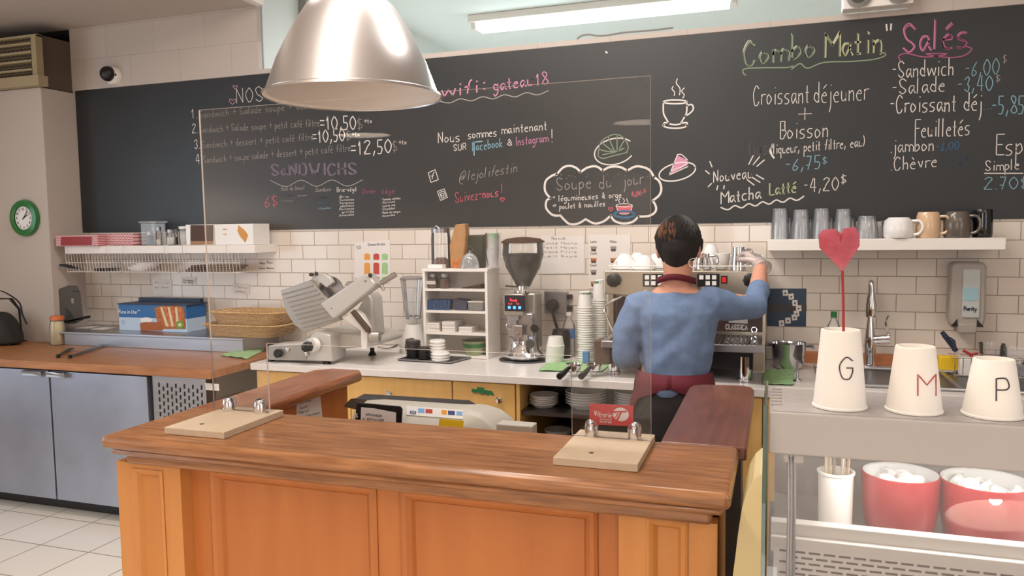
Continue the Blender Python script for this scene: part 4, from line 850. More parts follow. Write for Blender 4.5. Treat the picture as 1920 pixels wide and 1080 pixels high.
q=MB(); slab(q,[(101,560),(106,558),(108,568),(104,571)],YG-.002,.008); slab(q,[(133,560),(138,559),(138,569),(134,569)],YG-.002,.008); obj('bracket',q,'grey',t,smooth=False)
mat('jar_cream',(222,206,166),.5); mat('orange_lid',(204,110,58),.5)
p=onZ(129,643,WZ); r=.046; t=thing('preserve_jar','glass jar of pale dressing with an orange cloth lid on the wood counter','jar',(p.x,3.8,WZ))
c0=(p.x,3.80,WZ+.001); hh=onY(129,592,3.8).z-WZ
obj('glass_body',MB().lathe([(.001,0),(r*.92,0),(r,.008),(r,hh*.66),(r*.82,hh*.84),(r*.8,hh*.9)],c0,28,cap=False),'glass',t)
obj('contents',MB().lathe([(.001,.003),(r*.88,.003),(r*.95,.01),(r*.95,hh*.64),(r*.78,hh*.8),(.001,hh*.8)],c0,28,cap=False),'jar_cream',t)
obj('lid',MB().lathe([(r*.9,hh*.84),(r*.93,hh*.9),(r*.84,hh*.98),(.001,hh)],c0,28,cap=False,flute=.04),'orange_lid',t)
def tongs(name,label,cat,pts,w,mt='steel_dark'):
    P=[onZ(u,v,WZ+.012) for u,v in pts]; t=thing(name,label,cat,(P[0].x,P[0].y,WZ)); 
    d=(P[-1]-P[0]).normalized(); s=Vector((-d.y,d.x,0))*w; n=len(P)
    for sg_ in (-1,1): obj('arm',MB().tube(smooth_pts([p+s*sg_*(.15+i/(n-1)) for i,p in enumerate(P)],3),[.008]*((n-1)*3)+[.013],8,flat=.35),mt,t)
    obj('hinge',MB().cyl(P[0]+Vector((0,0,-.011)),P[0]+Vector((0,0,.008)),.011,n=14),'black',t); return t
tongs('serving_tongs','long steel serving tongs lying open on the wood counter','tongs',[(131,668),(150,662),(175,653),(198,645)],.012)
tongs('small_tongs','small dark tongs lying left of the long serving tongs','tongs',[(109,667),(118,661),(133,654)],.006,'black')
P=[onZ(u,v,WZ+.004) for u,v in ((155,645),(175,646),(188,644))]; obj('butter_knife',MB().tube(P,[.005,.007,.002],8,flat=.3),'steel_dark',org=P[0],label='thin metal knife just behind the long tongs',cat='knife')
P=[onZ(u,v,WZ+.004) for u,v in ((16,646),(32,642),(48,637))]; q=MB().tube([P[0],P[1]],.005,8); q.prism([(P[1].x-.02,P[1].y-.03),(P[2].x,P[2].y-.04),(P[2].x+.02,P[2].y+.02),(P[1].x,P[1].y+.03)],.004,'z',WZ+.002); obj('spatula',q,'steel_dark',org=P[0],label='flat metal spatula lying beside the dark bag',cat='spatula')
for i,(u,v,lb) in enumerate(((165,600,'leftmost white card lying flat on the steel ledge'),(195,602,'second white card on the steel ledge next to the blue box'))):
    p=onZ(u,v+14,LZ+.0005); p.y=min(p.y,4.02); obj('paper_card',MB().box(p.x-.06,p.x+.05,p.y-.05,p.y+.06,LZ+.0005,LZ+.002),'paper',org=p,smooth=False,label=lb,cat='card')
# blue cling film box
Yb=3.93; a,b=onY(222,571,Yb),onY(349,576,Yb); zb=LZ+.001; zt_=onY(285,572,Yb).z
t=thing('film_box','blue and white food film box printed with snacks on the steel ledge','box',(a.x,Yb,zb))
mat('box_blue',(40,104,164),.45); mat('box_lightblue',(186,206,226),.45); mat('box_dark',(34,52,78),.5)
zm=zb+(zt_-zb)*.5
obj('carton',MB().prism([(a.x,zb),(b.x,zb),(b.x,zt_),(a.x,zt_)],.17,'y',Yb).box(a.x,a.x+.0,Yb,Yb,zb,zb) ,'box_blue',t,smooth=False)
Ef=Yb-.001
def fp(u0,v0,u1,v1,mt,nm,dz=0):
    q=MB(); A=onY(u0,v0,Ef-dz); Bq=onY(u1,v1,Ef-dz); q.box(A.x,Bq.x,Ef-dz,Ef-dz+.0008,Bq.z,A.z); return obj(nm,q,mt,t,smooth=False)
q=MB().box(a.x,b.x,Ef,Ef+.0008,zb,zm); obj('lower_print',q,'box_lightblue',t,smooth=False)
q=MB().box(b.x,b.x+.001,Yb,Yb+.17,zb,zm); obj('lower_print',q,'box_lightblue',t,smooth=False)
q=MB(); A=onY(222,587,Ef-.001); write(q,'Resinite',A,onY(256,588,Ef)-A,(0,0,1),.024,.0042,(onY(257,588,Ef)-A).length,Vector((0,-1,0))); obj('box_lettering',q,'white',t,smooth=False)
q=MB(); A=onY(258,583,Ef-.001); write(q,'film',A,(1,0,0),(0,0,1),.009,.002,.02,Vector((0,-1,0))); obj('box_lettering',q,'white',t,smooth=False)
q=MB(); A=onY(231,604,Ef-.001); ribbon(q,[A+Vector((cos(i*pi/8)*.012,0,sin(i*pi/8)*.012)) for i in range(17)],.002,Vector((0,-1,0))); obj('round_logo',q,'box_blue',t,smooth=False)
mat('food_tan',(206,130,70),.6,c2=(150,76,34),nscale=60); mat('food_red',(176,64,40),.6,c2=(226,150,90),nscale=50); mat('kiwi',(120,150,40),.5); mat('bread',(170,96,56),.7)
q=MB(); slab(q,[(289,578),(300,574),(335,573),(345,578),(349,617),(300,617),(294,600)],Ef-.0012,.001); obj('food_picture',q,'food_tan',t,smooth=False)
for k in range(6):
    q=MB(); slab(q,[(300+k*7,576),(304+k*7,576),(316+k*5,612),(311+k*5,612)],Ef-.0022,.001); obj('food_stripe',q,'food_red' if k%2 else 'jar_cream',t,smooth=False)
q=MB(); slab(q,[(262,607),(270,604),(300,604),(306,612),(304,620),(264,620)],Ef-.003,.001); obj('bread_picture',q,'bread',t,smooth=False)
q=MB(); slab(q,ell(274,600,12,5),Ef-.0025,.001); obj('cheese_picture',q,'white',t,smooth=False)
q=MB(); slab(q,ell(337,609,8,8),Ef-.0035,.001); k_=obj('kiwi_picture',q,'kiwi',t,smooth=False); q=MB(); slab(q,ell(337,609,3.5,3.5),Ef-.0042,.0005); obj('kiwi_core',q,'jar_cream',k_,smooth=False)
obj('lid',MB().box(a.x-.006,b.x+.012,Yb-.004,Yb+.18,zt_,zt_+.006).box(a.x+.02,b.x-.02,Yb+.15,Yb+.18,zt_,zt_+.03),'box_dark',t,smooth=False)
# wicker baskets
def basket(cx,cy,z,hw,hd,h,label,rot=0):
    q=MB(); t=obj('wicker_basket',q0:=MB(),'wicker',local=True) if 0 else None
    n=10
    vs=[]
    for i in range(n+1):
        s=.82+.18*i/n; zz=h*i/n+.001; w_=.0016*(i%2)
        ring=[]
        for k in range(64):
            a_=2*pi*k/64; e=.42; x=abs(cos(a_))**e*math.copysign(1,cos(a_))*hw*s; y=abs(sin(a_))**e*math.copysign(1,sin(a_))*hd*s
            wv=1+(.012 if (k+i)%2 else -.012); ring.append((x*wv,y*wv,zz))
        vs.append(ring)
    for i in range(n-1,-1,-1): vs.append([(x*.95,y*.95,z_+.003) for x,y,z_ in vs[i]])
    V=[p for r_ in vs for p in r_]; fs=[]
    for i in range(len(vs)-1):
        for k in range(64): fs.append((i*64+k,i*64+(k+1)%64,(i+1)*64+(k+1)%64,(i+1)*64+k))
    fs+=[tuple(range(63,-1,-1)),tuple(range((len(vs)-1)*64,len(vs)*64))]
    q._add(V,fs); o=obj('wicker_basket',q,'wicker_weave',local=True,label=label,cat='basket')
    o.location=(cx,cy,z); o.rotation_euler=(0,0,rot)
    rim=[(x*1.0,y*1.0,h) for x,y,_ in vs[n]]; obj('rim',MB().tube(rim,.0055,6,closed=True),'wicker',o,local=True); return o
p1=onY(470,600,3.93); basket(p1.x,3.94,LZ+.001,.275,.15,.07,'lower wicker bread basket stacked on the steel ledge'); basket(p1.x+.02,3.955,LZ+.055,.255,.14,.09,'upper wicker bread basket nested in the lower basket')
# green cloth (left)
def cloth(name,pts,z,label,mt='green_cloth',seed=1,h=.012):
    P=[onZ(u,v,z) for u,v in pts]; q=MB(); n=10; rnd=random.Random(seed); vs=[]
    for i in range(n+1):
        for j in range(n+1):
            s,t_=i/n,j/n; p=P[0].lerp(P[1],s).lerp(P[3].lerp(P[2],s),t_); p=Vector(p); p.z=z+.002+abs(sin(i*1.3+seed)*cos(j*.9+seed*2))*h+rnd.uniform(0,.002); p.x+=rnd.uniform(-.004,.004); vs.append(p)
    q._add(vs,[(i*(n+1)+j,i*(n+1)+j+1,(i+1)*(n+1)+j+1,(i+1)*(n+1)+j) for i in range(n) for j in range(n)])
    return obj(name,q,mt,org=(P[0]+P[2])/2,label=label,cat='cloth',mods=(('SOLIDIFY',dict(thickness=.003,offset=0)),('SUBSURF',dict(levels=1,render_levels=1))))
cloth('dish_cloth',[(410,668),(452,655),(498,656),(462,675)],WZ,'green cloth lying at the right end of the butcher block counter')
# ===================================================== SLICER
t=thing('meat_slicer','large grey aluminium meat slicer on the white worktop','meat slicer',(-2.3,3.6,TZ))
mat('slicer_alu',(172,168,162),.34,.8,noise=.06,nscale=10); mat('slicer_body',(196,192,186),.42,.35)
YF=3.46
q=MB(); slab(q,[(503,648),(572,641),(590,622),(618,628),(624,678),(503,675)],YF,.14); q2=MB(); slab(q2,[(560,640),(600,620),(690,628),(708,640),(706,648),(640,655),(600,660)],YF+.1,.30)
obj('base_front',q,'slicer_body',t,bevel=.006); obj('base_motor',q2,'slicer_body',t,bevel=.012)
q=MB(); slab(q,[(503,650),(575,646),(575,676),(503,673)],YF-.002,.002); obj('front_plate',q,'slicer_alu',t,smooth=False)
for u,v,dy in ((508,683,.03),(613,686,.03),(560,672,.34),(698,662,.34)):
    p=onY(u,v-4,YF+dy); obj('foot',MB().lathe([(.012,.02),(.018,.012),(.024,.0)][::-1],(p.x,YF+dy,TZ+.0005),16).cyl((p.x,YF+dy,TZ+.015),(p.x,YF+dy,TZ+.045),.012),'black',t)
p=onY(584,650,YF); k_=obj('dial_ring',MB().cyl(p+Vector((.028,-.002,.012)),p+Vector((.02,-.03,.012)),.036,n=28),'white',t); obj('dial_knob',MB().lathe([(.001,0),(.028,0),(.026,.035),(.018,.04),(.001,.04)],p+Vector((.006,-.03,.006)),14,RX,flute=.12),'black',k_)
p=onY(524,660,YF); obj('knob',MB().lathe([(.001,0),(.022,0),(.024,.02),(.018,.026),(.001,.026)],p+Vector((0,-.002,-.006)),14,RX,flute=.12),'black',t)
for u,v in ((541,655),(576,663)): p=onY(u,v,YF); obj('button',MB().lathe([(.012,0),(.01,.008),(.001,.009)],p+Vector((0,-.003,0)),14,RX,cap=False),'chrome',t)
# ribbed carriage tray
Yt=3.50; q=MB(); slab(q,[(526,545),(582,525),(612,560),(641,600),(590,617),(572,623),(552,610),(536,585)],Yt,.02); tr=obj('ribbed_tray',q,'slicer_alu',t,smooth=False,bevel=.003)
q=MB()
for k in range(9):
    f=k/8; a=onY(530+f*38,552+f*62,Yt-.004); b=onY(586+f*52,536+f*62,Yt-.004); q.tube([a,b],.0035,6)
obj('ribs',q,'slicer_alu',tr)
q=MB(); slab(q,[(582,525),(590,514),(607,513),(618,520),(624,530),(612,540),(600,530),(594,545),(604,560),(598,572),(588,548)],Yt+.03,.03); obj('blade_guard',q,'slicer_body',t,bevel=.004)
c0=onY(617,548,Yt+.07); obj('blade',MB().cyl(c0,c0+Vector((0,.012,0)),.085,n=48),'steel',t)
p=onY(584,515,Yt+.02); obj('guard_knob',MB().sph(p,.014,.014,.010),'black',t); p=onY(593,513,Yt+.02); obj('guard_knob',MB().sph(p,.010,.012,.010),'black',t)
q=MB(); slab(q,[(599,571),(646,516),(690,512),(702,526),(704,532),(624,598)],Yt-.05,.07)
q=MB(); slab(q,[(599,570),(683,514),(690,513),(703,531),(702,538),(629,597),(622,598)],Yt-.05,.075); obj('product_cover',q,'slicer_body',t,bevel=.012,seg=3)
q=MB(); slab(q,[(644,535),(650,528),(668,526),(666,540)],Yt+.03,.05); obj('hand_guard',q,'clock_green' if 0 else 'slicer_alu',t,bevel=.006)
for u,v,r_ in ((694,516,.011),(685,527,.004),(622,578,.003)): p=onY(u,v,Yt-.05); obj('cover_screw',MB().sph(p,r_),'black',t)
obj('slide_rod',MB().tube([onY(700,540,Yt-.0),onY(742,514,Yt+.02)],.014,12).cyl(onY(715,535,Yt-.01),onY(720,544,Yt-.01),.009),'slicer_alu',t)
q=MB(); slab(q,[(642,597),(665,580),(678,590),(690,615),(688,655),(677,655),(676,620),(660,608)],Yt-.02,.04); obj('carriage_arm',q,'whiteshelf',t,bevel=.004)
q=MB(); slab(q,[(656,586),(662,581),(692,617),(691,623),(686,624)],Yt-.045,.025); obj('carriage_handle',q,'brown',t,bevel=.004)
q=MB(); slab(q,[(664,590),(688,548),(697,560),(702,630),(678,628)],Yt+.08,.12); obj('motor_tower',q,'slicer_body',t,bevel=.01)
obj('thickness_knob',MB().cyl(onY(694,631,Yt-.01),onY(712,631,Yt+.0),.030,.028,n=20),'slicer_alu',t)
obj('power_cord',MB().tube(smooth_pts([onZ(708,651,TZ+.01),onZ(728,653,TZ+.006),onZ(742,648,TZ+.006),onZ(750,638,TZ+.006)],4),.004,8),'black',t)
# ===================================================== BLENDER, TRAY, LIDS
YBl=3.97; p=onY(775,600,YBl)
t=thing('countertop_blender','white based blender with a glass jug beside the cubby shelf','blender',(p.x,YBl,TZ))
rb=.072
obj('base',MB().lathe([(rb+.01,0),(rb+.012,.02),(rb,.06),(.05,.13),(.045,.155),(.001,.156)],(p.x,YBl,TZ+.001),28,cap=False),'white',t)
z1=onY(775,598,YBl).z; z2=onY(775,522,YBl).z; 
obj('jug',MB().lathe([(.001,0),(.042,0),(.05,.05),(.066,z2-z1-.02),(.068,z2-z1)],(p.x,YBl,z1),24,cap=False,flute=.06),'glassware',t); obj('lid',MB().lathe([(.069,z2-z1-.004),(.07,z2-z1+.004),(.05,z2-z1+.012),(.001,z2-z1+.013)],(p.x,YBl,z1),24,cap=False),'grey',t)
q=MB(); 
for k in range(5):
    a_=k*1.3; q.tube([(p.x,YBl,z1+.012),(p.x+cos(a_)*.03,YBl+sin(a_)*.03,z1+.02)],.004,6)
obj('blade',q,'steel_dark',t)
q=MB(); slab(q,[(760,636),(772,634),(780,642),(780,655),(758,655)],YBl-rb-.022,.02); obj('control_panel',q,'dark_grey',t,bevel=.003)
Yt_=3.72; a,b=onZ(740,679,TZ),onZ(862,682,TZ)
t=thing('service_tray','small dark rectangular tray holding black and white lids','tray',((a.x+b.x)/2,3.7,TZ))
obj('tray',MB().prism([(a.x,3.66),(b.x-.04,3.64),(b.x,3.82),(a.x+.03,3.82)],.006,'z',TZ+.001),'dark_grey',t,smooth=False,bevel=.002)
obj('rim',MB().tube([(a.x,3.66,TZ+.009),(b.x-.04,3.64,TZ+.009),(b.x,3.82,TZ+.009),(a.x+.03,3.82,TZ+.009)],.0035,6,closed=True),'steel',t)
def lidstack(u,vt,wpx,n,mt,label,group,Y=3.73,zb=TZ+.009,top=None):
    p=onY(u,vt,Y); r=wpx/2/1462*(p-Vector((0,0,H))).dot(FW); dz=(p.z-zb)/n
    o=obj('cup_lid',MB().lathe([(.001,0),(r*.96,0),(r,.003),(r,dz*.55),(r*.9,dz*.75),(r*.88,dz*.98),(.001,dz*.98)],(0,0,0),24,cap=False),mt,local=True,label=label,cat='cup lid',group=group); o.location=(p.x,Y,zb)
    for k in range(1,n): c=o.copy(); C.objects.link(c); c.location=(p.x+random.uniform(-.001,.001),Y,zb+k*dz)
lidstack(775,638,28,6,'black','black plastic cup lid in the left stack on the tray','black lids, left stack',3.75); lidstack(795,650,23,5,'black','black plastic cup lid in the right front stack on the tray','black lids, right stack',3.71)
lidstack(820,637,31,6,'white','white plastic cup lid in the tall white stack on the tray','white lids, rear stack',3.76); lidstack(826,660,35,3,'white','white plastic cup lid in the low front stack on the tray','white lids, front stack',3.69)
# ===================================================== CUBBY SHELF
YK=3.82; a=onY(790,504,YK); bx_=onY(911,504,YK).x; t=thing('cubby_shelf','white four tier cubby shelf unit standing on the worktop','shelf unit',((a.x+bx_)/2,3.9,TZ))
x0=onY(797,668,YK).x; x0=(a.x+x0)/2; x1=(bx_+onY(918,672,YK).x)/2; ztop=a.z; D_=.19
obj('side',MB().box(x0,x0+.014,YK,YK+D_,TZ+.001,ztop-.014),'whiteshelf',t,smooth=False); obj('side',MB().box(x1-.014,x1,YK,YK+D_,TZ+.001,ztop-.014),'whiteshelf',t,smooth=False)
obj('back',MB().box(x0+.014,x1-.014,YK+D_-.006,YK+D_,TZ+.001,ztop-.014),'whiteshelf',t,smooth=False)
obj('top',MB().box(x0-.003,x1+.003,YK-.002,YK+D_,ztop-.014,ztop),'whiteshelf',t,smooth=False)
lv=[]
for v in (542,583,624,668): z=onY(850,v,YK).z if v<660 else TZ+.014; lv.append(z); obj('shelf_board',MB().box(x0+.014,x1-.014,YK,YK+D_-.006,z-.012,z),'whiteshelf',t,smooth=False)
ZT=ztop+.001
# top row
tt,p,r,h=jar('glass_jar',826,0,3.92,37,427,'large clear glass jar with a metal clip lid on top of the cubby','jar',zb=ZT,lid='steel',lidh=.1,shoulder=.95)
obj('clip',MB().tube([(p.x-.02,3.86,ZT+h*.98),(p.x,3.86,ZT+h*1.05),(p.x+.02,3.86,ZT+h*.98)],.003,6),'steel',tt)
mat('cocoa',(120,74,48),.9); obj('contents',MB().lathe([(.001,.003),(r*.88,.003),(r*.88,.03),(r*.5,.055),(.001,.045)],(p.x,3.92,ZT),20,cap=False),'cocoa',tt)
pbox('small_box',802,829,496,503,3.84,.05,'white','tiny white box lying in front of the large glass jar','box',zb=ZT)
def bag(name,pts,Y,d,mt,label,cat='bag'):
    q=MB(); P=pxy(pts,Y); P=[(x,max(z,ZT)) for x,z in P]; q.prism(P,d,'y',Y); return obj(name,q,mt,org=(P[0][0],Y,ZT),bevel=.006,label=label,cat=cat)
mat('kraft',(176,130,84),.75,noise=.15,nscale=20); mat('coffee_green',(56,58,44),.45)
kb=bag('paper_bag',[(844,503),(842,460),(853,421),(871,419),(873,440),(868,503)],3.90,.06,'kraft','brown kraft paper bag folded at the top on the cubby')
q=MB(); slab(q,[(848,485),(861,484),(861,502),(848,502)],3.898,.002); obj('bag_label',q,'food_tan',kb,smooth=False)
cg=bag('coffee_bag',[(868,503),(867,443),(870,441),(906,440),(908,443),(906,503)],3.94,.05,'coffee_green','dark green coffee bag standing behind the glass dome')
q=MB(); c1=onY(880,468,3.937); ribbon(q,[c1+Vector((cos(i*pi/8)*.018,0,sin(i*pi/8)*.018)) for i in range(17)],.0016,Vector((0,-1,0))); obj('round_emblem',q,'grey',cg,smooth=False)
p=onY(880,502,3.87); obj('glass_dome',MB().lathe([(.052,0),(.05,.03),(.04,.06),(.02,.078),(.006,.082),(.008,.092),(.001,.096)],(p.x,3.88,ZT),28,cap=False,flute=.05),'glassware',org=(p.x,3.88,ZT),label='small clear glass dome cover on top of the cubby',cat='dome')
# clear cups stack
p=onY(924,502,3.90); o=None
for k in range(14):
    if o is None: o=obj('plastic_cup',MB().lathe([(.028,0),(.042,.075),(.044,.076)],(0,0,0),24,cap=False),'thin_plastic',local=True,label='clear plastic cup in the stack at the right of the cubby top',cat='cup',group='clear cups stacked on the cubby')
    else: o=o.copy(); C.objects.link(o)
    o.location=(p.x,3.91,ZT+k*.0085)
mat('bright_green',(56,150,52),.5); obj('straw_wrapper',MB().lathe([(.001,0),(.024,0),(.031,.065),(.001,.066)],(p.x,3.91,ZT+.118),20,cap=False),'bright_green',org=(p.x,3.91,ZT+.118),label='bright green liner inside the top clear plastic cups',cat='liner')
# row 1
z=lv[0]+.001
tt,p,r,h=jar('spice_jar',812,0,3.87,20,512,'labelled coffee jar at the left of the upper cubby tier','jar',zb=z,fill='cocoa',fillh=.55,lidh=.25,shoulder=.75)
q=MB(); A=Vector((p.x-r*.9,3.87-r-.002,z+.022)); q.box(A.x,A.x+r*1.8,A.y,A.y+.001,A.z,A.z+.018); lb_=obj('paper_label',q,'paper',tt,smooth=False); q=MB(); write(q,'CAFFE',A+Vector((.005,-.0006,.004)),(1,0,0),(0,0,1),.009,.0012,r*1.5,Vector((0,-1,0))); obj('label_lettering',q,'ink',lb_,smooth=False)
jar('spice_jar',834,0,3.87,20,512,'unlabelled jar of brown powder right of the labelled coffee jar','jar',zb=z,fill='cocoa',fillh=.6,lidh=.25,shoulder=.75)
A=onY(885,540,3.9); q=MB()
for k in range(4): q.box(A.x-.04-k*.004,A.x+.06,3.87,3.97,z+k*.006,z+k*.006+.004,Matrix.Rotation(-.18,3,'Y'),(A.x+.06,3.9,z+.03))
obj('dark_pouches',q,'brown',org=(A.x,3.9,z),smooth=False,label='loose pile of dark brown pouches in the upper cubby tier',cat='pouch',kind='stuff')
# row 2
z=lv[1]+.001; mat('sachet_blue',(64,92,134),.45); mat('sachet_dark',(60,66,86),.5); o=None
for k in range(19):
    x=onY(803+k*2.2,580,3.86).x
    if o is None: o=obj('tea_sachet',MB().box(-.0018,.0018,-.03,.03,0,.055),'sachet_blue',local=True,smooth=False,label='blue paper sachet standing in the row on the second cubby tier',cat='sachet',group='blue sachets filed in a row')
    else: o=o.copy(); C.objects.link(o)
    o.location=(x,3.87,z); o.rotation_euler=(0,.12+random.uniform(-.05,.05),.1)
q=MB(); A=onY(852,560,3.86); Bq=onY(876,560,3.86)
obj('tea_box',MB().box(A.x,Bq.x,3.85,3.92,z,z+.056,Matrix.Rotation(.12,3,'Y')),'sachet_dark',org=(A.x,3.87,z+.004),smooth=False,bevel=.001,label='dark blue tea box leaning beside the blue sachets',cat='box')
A=onY(880,560,3.86);Bq=onY(908,560,3.86); t=thing('snack_tub','small translucent plastic tub at the right of the second cubby tier','container',(A.x,3.87,z)); obj('tub',MB().box(A.x,Bq.x-.002,3.84,3.93,z,z+.045),'thin_plastic',t,smooth=False,bevel=.003); obj('rim',MB().box(A.x-.002,Bq.x,3.838,3.932,z+.045,z+.05),'whiteshelf',t,smooth=False)
# row 3
z=lv[2]+.001; o=None
for k,(u,n_,w_) in enumerate(((797,5,.07),(826,6,.08),(857,3,.085))):
    for j in range(n_):
        if o is None: o=obj('paper_napkin',MB().box(0,.075,0,.12,0,.0085),'paper',local=True,smooth=False,bevel=.001,label='folded white napkin piled on the third cubby tier',cat='napkin',group='napkins on the third cubby tier')
        else: o=o.copy(); C.objects.link(o)
        o.location=(onY(u,600,3.84).x+.008,3.84+.002*(j%2),z+j*.0095); o.rotation_euler=(0,0,random.uniform(-.03,.03))
# row 4
p=onY(888,640,3.87); z=lv[3]+.001; mat('bowl_olive',(150,158,122),.4)
t=thing('salad_bowl','round olive green paper bowl in the bottom cubby tier','bowl',(p.x,3.87,z)); obj('bowl',MB().lathe([(.001,.001),(.05,.001),(.064,.055),(.067,.074),(.069,.076),(.064,.075),(.05,.01),(.001,.01)],(p.x,3.885,z),32,cap=False),'bowl_olive',t)
obj('band',MB().lathe([(.0605,.04),(.0665,.062)],(p.x,3.885,z),32,cap=False),'green',t)
# ===================================================== GRINDER
p=onY(980,600,3.84); gx=p.x; GY=3.86
t=thing('coffee_grinder','steel coffee grinder with a bean filled hopper and small lit display','coffee grinder',(gx,GY,TZ))
def zz(v,Y=GY): return onY(980,v,Y).z
obj('foot_plate',MB().lathe([(.001,0),(.13,0),(.13,.006),(.001,.008)],(gx,GY-.02,TZ+.001),36,cap=False,sy=.8),'steel_dark',t)
obj('base',MB().lathe([(.001,.012),(.105,.012),(.108,.028),(.095,.045),(.082,.06),(.078,.1),(.072,.14),(.001,.14)],(gx,GY-.01,TZ+.002),36,cap=False,sy=.85),'chrome',t)
obj('body',MB().box(gx-.066,gx+.075,GY-.03,GY+.09,TZ+.06,zz(548)),'slicer_alu',t,bevel=.012,seg=3)
obj('front_plate',MB().box(gx-.07,gx+.068,GY-.062,GY-.03,zz(628),zz(585)),'steel',t,bevel=.006)
h_=obj('display_housing',MB().box(gx-.082,gx+.028,GY-.09,GY-.03,zz(588),zz(548)),'slicer_alu',t,bevel=.006)
Yd=GY-.0915; a_,b_=onY(946,554,Yd),onY(985,584,Yd); mat('screen_navy',(12,16,40),.15); mat('screen_blue',(70,150,255),.5,emit=2.2); mat('screen_red',(230,60,60),.5,emit=1.2)
sc=obj('screen',MB().box(a_.x,b_.x,Yd,Yd+.004,b_.z,a_.z),'screen_navy',h_,smooth=False) if 0 else obj('screen',MB().box(a_.x,b_.x,Yd,Yd+.004,b_.z,a_.z),'screen_navy',t,smooth=False)
q=MB()
for k in range(3): x=a_.x+.018+k*.028; q.box(x,x+.014,Yd-.001,Yd,b_.z+.012,b_.z+.026)
obj('screen_icons',q,'screen_blue',sc,smooth=False); q=MB(); write(q,'Ready',(a_.x+.03,Yd-.001,b_.z+.052),(1,0,0),(0,0,1),.012,.0025,.04,Vector((0,-1,0))); write(q,'8.5  12',(a_.x+.02,Yd-.001,b_.z+.035),(1,0,0),(0,0,1),.007,.0015,.06,Vector((0,-1,0))); obj('screen_text',q,'screen_red',sc,smooth=False)
hz0,hz1=zz(537),zz(455)
obj('hopper',MB().lathe([(.036,0),(.05,.03),(.09,.10),(.108,.165),(.104,hz1-hz0)],(gx,GY,hz0),36,cap=False),'glass',t)
obj('coffee_beans',MB().lathe([(.001,.002),(.033,.002),(.047,.03),(.086,.10),(.102,.16),(.085,.172),(.001,.176)],(gx,GY,hz0),36,cap=False),'beans',t)
obj('hopper_lid',MB().lathe([(.001,0),(.113,0),(.114,.006),(.09,.02),(.04,.028),(.001,.03)],(gx,GY,hz1),36,cap=False),'brown',t)
obj('collar',MB().lathe([(.05,0),(.05,.012),(.034,.014),(.034,hz0-zz(548)+.004)],(gx,GY,zz(548)),30,cap=False),'chrome',t)
obj('stop_lever',MB().tube([(gx-.03,GY-.01,hz0-.002),(gx-.09,GY-.03,hz0+.004)],.004,8),'black',t)
obj('spout',MB().box(gx-.055,gx-.0,GY-.085,GY-.05,zz(597),zz(588)).box(gx-.03,gx-.012,GY-.08,GY-.06,zz(605),zz(596)),'steel',t,bevel=.003)
obj('fork_plate',MB().box(gx-.03,gx+.024,GY-.1,GY-.094,zz(636),zz(606)),'mdf' if 0 else 'alu',t,bevel=.003)
q=MB(); 
for sx_ in (-1,1): q.tube([(gx-.003+sx_*.008,GY-.1,zz(640)),(gx-.003+sx_*.02,GY-.12,zz(628)),(gx-.003+sx_*.028,GY-.14,zz(624))],.003,6)
q.tube([(gx-.003,GY-.1,zz(620)),(gx-.003,GY-.11,zz(622))],.005,8); obj('fork_holder',q,'steel_dark',t)
obj('side_knob',MB().cyl((gx+.07,GY-.05,zz(612)),(gx+.085,GY-.08,zz(612)),.02,n=20),'black',t); obj('dial',MB().cyl((gx+.055,GY-.07,zz(640)),(gx+.062,GY-.092,zz(640)),.022,n=20),'dark_grey',t)
obj('side_handle',MB().tube([(gx+.05,GY-.05,zz(594)),(gx+.085,GY-.07,zz(597)),(gx+.11,GY-.07,zz(602))],.006,8),'steel_dark',t)
q=MB(); q.tube([(gx-.062+cos(i*pi/6)*.012,GY-.05-.02,zz(609)+sin(i*pi/6)*.016) for i in range(12)],.0016,5,closed=True); obj('ring',q,'chrome',t)
# outlet + plug + cord
p=onY(1044,565,YW-.001); t=thing('wall_outlet','steel double wall outlet with a black plug behind the grinder','outlet',p)
a,b=onY(1022,546,YW-.03),onY(1064,588,YW-.03); obj('box',MB().box(a.x,b.x,YW-.05,YW-.001,b.z,a.z),'steel',t,smooth=False,bevel=.003)
c_=onY(1037,572,YW-.05); obj('plug',MB().lathe([(.034,0),(.034,.03),(.022,.05),(.001,.05)],c_,20,RX),'black_rubber',t)
obj('cord',MB().tube(smooth_pts([c_+Vector((0,-.04,-.01)),onY(1040,600,YW-.09),onY(1046,620,YW-.08),onY(1052,640,YW-.06),onY(1058,668,YW-.04)],4),.009,8),'black_rubber',t)
p=onZ(1052,672,TZ); obj('black_canister',MB().lathe([(.001,0),(.05,0),(.05,.13),(.044,.14),(.044,.15),(.001,.15)],(onY(1052,640,3.98).x,3.98,TZ+.001),28,cap=False),'black',org=(p.x,3.98,TZ),label='black ribbed canister behind the white lid stack',cat='canister')
Yw_=4.03;p=onY(1067,640,Yw_); t=thing('water_bottle','clear plastic water bottle with a blue label behind the cup stacks','bottle',(p.x,Yw_,TZ)); hb=onY(1067,586,Yw_).z-TZ
obj('bottle_body',MB().lathe([(.001,0),(.032,0),(.034,.01),(.034,hb*.68),(.014,hb*.88),(.014,hb*.93)],(p.x,Yw_,TZ+.001),24,cap=False),'thin_plastic',t); obj('cap',MB().lathe([(.016,hb*.93),(.016,hb),(.001,hb)],(p.x,Yw_,TZ),16,cap=False),'white',t); mat('label_blue',(80,130,190),.5); obj('bottle_label',MB().lathe([(.0348,hb*.42),(.0348,hb*.62)],(p.x,Yw_,TZ),24,cap=False),'label_blue',t)
for v,lb in ((556,'upper small black hook on the tiles right of the outlet'),(577,'lower small black box on the tiles right of the outlet')):
    p=onY(1069,v,YW-.001); obj('wall_clip',MB().box(p.x-.016,p.x+.016,YW-.03,YW-.001,p.z-.013,p.z+.013),'black',org=p,smooth=False,bevel=.003,label=lb,cat='clip')
